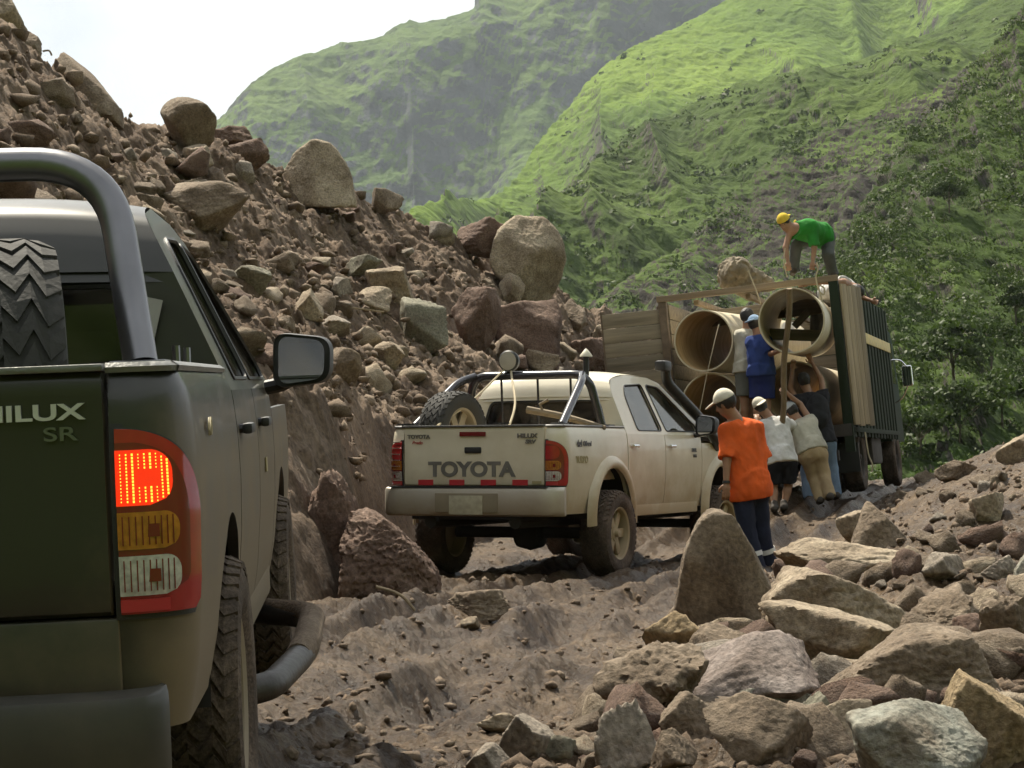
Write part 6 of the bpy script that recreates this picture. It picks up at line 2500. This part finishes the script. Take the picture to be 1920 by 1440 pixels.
# three men pushing at the tail of the truck
Jw = pj(28.3, head=(1427, 763, 0.12), neck=(1440, 780, 0.10), sh_l=(1431, 800, 0.02), sh_r=(1470, 793, 0.10), pelvis=(1464, 862, -0.12), el_l=(1424, 822, 0.24), wr_l=(1420, 790, 0.42), el_r=(1488, 800, 0.34), wr_r=(1480, 772, 0.55),
        hip_l=(1453, 870, -0.12), hip_r=(1478, 868, -0.10), kn_l=(1450, 912, -0.05), kn_r=(1478, 910, 0.0), an_l=(1452, 950, -0.15), an_r=(1470, 948, -0.05))
rw_, bw_, jw_ = person(Jw, 'man in white T-shirt, black shorts and pale cap pushing at the truck tail', (-0.35, 0.9, 0.2), C_wh, C_bk, cap=(C_cap, -1), sleeve=0.85, leg=0.82, shoes=M_boot, hem=0.07)
Jg = pj(28.6, head=(1485, 772, 0.16), neck=(1497, 786, 0.10), sh_l=(1488, 806, 0.02), sh_r=(1520, 790, 0.10), pelvis=(1523, 846, -0.12), el_l=(1492, 838, 0.20), wr_l=(1480, 812, 0.42), el_r=(1500, 758, 0.20), wr_r=(1474, 736, 0.05),
        hip_l=(1512, 854, -0.12), hip_r=(1536, 852, -0.10), kn_l=(1524, 892, 0.0), kn_r=(1545, 888, -0.05), an_l=(1538, 935, -0.1), an_r=(1556, 928, -0.2))
rg_, bg_, jg_ = person(Jg, 'man in pale grey shirt and khaki trousers holding the prop pole', (-0.5, 0.85, 0.15), C_ltg, C_kh, cap=(cloth((0.33, 0.35, 0.37), 'grey_cap_cloth'), 1), sleeve=0.8, shoes=M_boot, hem=0.02, grip=1.0)
b_ = MB()
lat = U(jg_['hip_r'] - jg_['hip_l'])
Jj = pj(29.2, head=(1508, 716, 0.15), neck=(1514, 734, 0.10), sh_l=(1494, 750, 0.05), sh_r=(1544, 748, 0.08), pelvis=(1538, 828, -0.05), el_l=(1482, 728, 0.20), wr_l=(1486, 694, 0.30), el_r=(1540, 712, 0.22), wr_r=(1524, 682, 0.30),
        hip_l=(1522, 836, -0.05), hip_r=(1552, 834, -0.05), kn_l=(1512, 884, 0.0), kn_r=(1560, 880, 0.02), an_l=(1516, 932, -0.1), an_r=(1568, 926, -0.05))
rj_, bj_, jj_ = person(Jj, 'man in dark top and light blue jeans reaching up to the lower right pipe', (-0.2, 0.9, 0.3), C_dk, C_je, sleeve=0.7, shoes=M_boot, hem=0.05, grip=0.3)


def f_pack(p):
    c = (jj_['sh_l'] + jj_['sh_r']) / 2 * 0.6 + jj_['pelvis'] * 0.4 + np.array([0.02, -0.20, 0.05])
    d = sd_ell(p, c, (0.17, 0.10, 0.25))
    d = smin(d, sd_ell(p, c + np.array([0, -0.07, -0.08]), (0.12, 0.07, 0.11)), 0.04)
    return d + 0.01 * perlin(p * 12)


V, Fc = surface_nets(f_pack, (-0.5, -0.6, 0.3), (0.5, 0.4, 1.9), 0.016)
bp_ = link('backpack', mesh_from('backpack', V, Fc), cloth((0.025, 0.026, 0.03), 'backpack_cloth'), loc=tuple(bj_))
tag(bp_, 'black backpack worn by the man in light blue jeans', 'backpack')

# two men standing on the truck tail between the pipes
Jb = pj(29.35, head=(1417, 609, 0.05), neck=(1421, 626, 0.02), sh_l=(1410, 640, 0.05), sh_r=(1436, 640, -0.05), pelvis=(1428, 702, 0.0), el_l=(1412, 670, 0.18), wr_l=(1428, 672, 0.32), el_r=(1444, 664, -0.12), wr_r=(1463, 657, -1.15 + 0.6),
        hip_l=(1420, 708, 0.03), hip_r=(1437, 708, -0.03), kn_l=(1420, 756, 0.05), kn_r=(1438, 756, -0.02), an_l=(1420, 806, 0.05), an_r=(1438, 808, -0.05))
person(Jb, 'man in blue shirt, blue shorts and pale blue cap standing on the truck tail', (0.6, 0.6, -0.1), C_bl, cloth((0.018, 0.028, 0.12), 'dark_blue_cloth'), cap=(C_blc, -1), sleeve=0.8, leg=0.8, shoes=M_boot, hem=0.02)
Jt = pj(29.75, head=(1402, 595, 0.0), neck=(1400, 613, 0), sh_l=(1388, 630, 0.0), sh_r=(1412, 628, 0.1), pelvis=(1402, 695, 0.0), el_l=(1390, 662, 0.1), wr_l=(1402, 672, 0.3), el_r=(1416, 660, 0.2), wr_r=(1420, 650, 0.4),
        hip_l=(1394, 702, 0), hip_r=(1410, 702, 0.05), kn_l=(1396, 752, 0.0), kn_r=(1410, 752, 0.1), an_l=(1398, 804, 0.05), an_r=(1408, 804, 0.15))
person(Jt, 'black haired man in grey white T-shirt behind the man in blue on the truck', (0.8, 0.3, -0.1), C_ltg, cloth((0.13, 0.135, 0.12), 'grey_shorts_cloth'), sleeve=0.8, leg=0.8, shoes=M_boot, hem=0.04)
# man in green bending over on top of the load
Jn = pj(30.0, head=(1471, 418, -0.22), neck=(1486, 420, -0.12), sh_l=(1482, 432, -0.20), sh_r=(1522, 426, -0.18), pelvis=(1541, 438, 0.30), el_l=(1473, 464, -0.25), wr_l=(1477, 490, -0.30), el_r=(1527, 464, -0.22), wr_r=(1524, 490, -0.25),
        hip_l=(1532, 445, 0.28), hip_r=(1551, 444, 0.34), kn_l=(1493, 456, 0.02), kn_r=(1553, 478, 0.12), an_l=(1488, 505, 0.12), an_r=(1562, 512, 0.26))
rn_, bn_, jn_ = person(Jn, 'man in green shirt and yellow cap bending down on top of the truck', (-0.35, -0.75, -0.5), C_gr, C_gt, cap=(C_ye, -1), sleeve=0.9, shoes=M_boot, hem=0.0, grip=1.1, head_up=(-0.45, -0.35, 0.82))
b_ = MB()
cc = jn_['neck'] * 0.75 + jn_['chest'] * 0.25
MB().tube([tuple(cc + 0.068 * (math.cos(t) * np.array([0.3, 0.9, 0.2]) + math.sin(t) * np.array([0.1, -.2, 0.95]))) for t in np.linspace(0, 2 * PI, 22)], 0.014, 6).build('collar', C_ye, rn_)
# man lying over the load near the right wall
Jl = pj(30.6, head=(1607, 543, 0.0), neck=(1597, 536, 0.05), sh_l=(1580, 530, -0.10), sh_r=(1592, 540, 0.25), pelvis=(1560, 548, 0.50), el_l=(1548, 528, -0.30), wr_l=(1516, 532, -0.35), el_r=(1612, 556, 0.30), wr_r=(1632, 563, 0.2),
        hip_l=(1552, 552, 0.45), hip_r=(1556, 556, 0.62), kn_l=(1530, 575, 0.8), kn_r=(1535, 580, 0.95), an_l=(1528, 625, 0.9), an_r=(1534, 628, 1.05))
person(Jl, 'black haired man in white shirt lying over the right wall of the truck', (0.9, 0.2, -0.4), C_wh, C_gt, sleeve=0.9, shoes=M_boot, hem=0.05)


# people inside the pickups
def seated(car, x, label, shirt, cap=None, face=(0, 1, 0), arm_out=False):
    bpy.context.view_layer.update()
    M = car.matrix_world
    loc = dict(head=(x, 2.62, 1.50), neck=(x, 2.60, 1.37), sh_l=(x - 0.18, 2.60, 1.30), sh_r=(x + 0.18, 2.60, 1.30), chest=(x, 2.60, 1.30), pelvis=(x, 2.72, 0.93), hip_l=(x - 0.1, 2.74, 0.92), hip_r=(x + 0.1, 2.74, 0.92),
               kn_l=(x - 0.12, 3.15, 1.0), kn_r=(x + 0.12, 3.15, 1.0), an_l=(x - 0.12, 3.35, 0.68), an_r=(x + 0.12, 3.35, 0.68), toe_l=(x - 0.12, 3.48, 0.66), toe_r=(x + 0.12, 3.48, 0.66),
               el_l=(x - 0.22, 2.80, 1.08), wr_l=(x - 0.1, 3.05, 1.10), el_r=(x + 0.25, 2.82, 1.10), wr_r=(x + 0.12, 3.05, 1.12))
    J = {k: np.array(M @ Vector(v)) for k, v in loc.items()}
    fw = np.array(M.to_3x3() @ Vector(face))
    return person(J, label, fw, shirt, C_nav, cap=cap, sleeve=0.85, shoes=M_boot, hem=0.03, vox=0.018)


seated(dk, 0.36, 'person in bright blue shirt sitting in the dark pickup', cloth((0.05, 0.13, 0.42), 'bright_blue_cloth'))
seated(wh, 0.36, 'person sitting in the front seat of the white pickup', cloth((0.10, 0.10, 0.09), 'dark_grey_cloth'))

# ------------------------------------------------------------------ the air in the valley
M_haze = bpy.data.materials.new('haze_air')
M_haze.use_nodes = True
N, L = nodes_of(M_haze)
N.remove(N['Principled BSDF'])
pv = N.new('ShaderNodeVolumePrincipled')
pv.inputs['Color'].default_value = (0.80, 0.90, 1.0, 1)
pv.inputs['Density'].default_value = 0.00010
pv.inputs['Anisotropy'].default_value = 0.3
L.new(pv.outputs['Volume'], N['Material Output'].inputs['Volume'])
hz = MB().box((0, 4000, 400), (12600, 10400, 920)).build('haze', M_haze)
hz['kind'] = 'stuff'
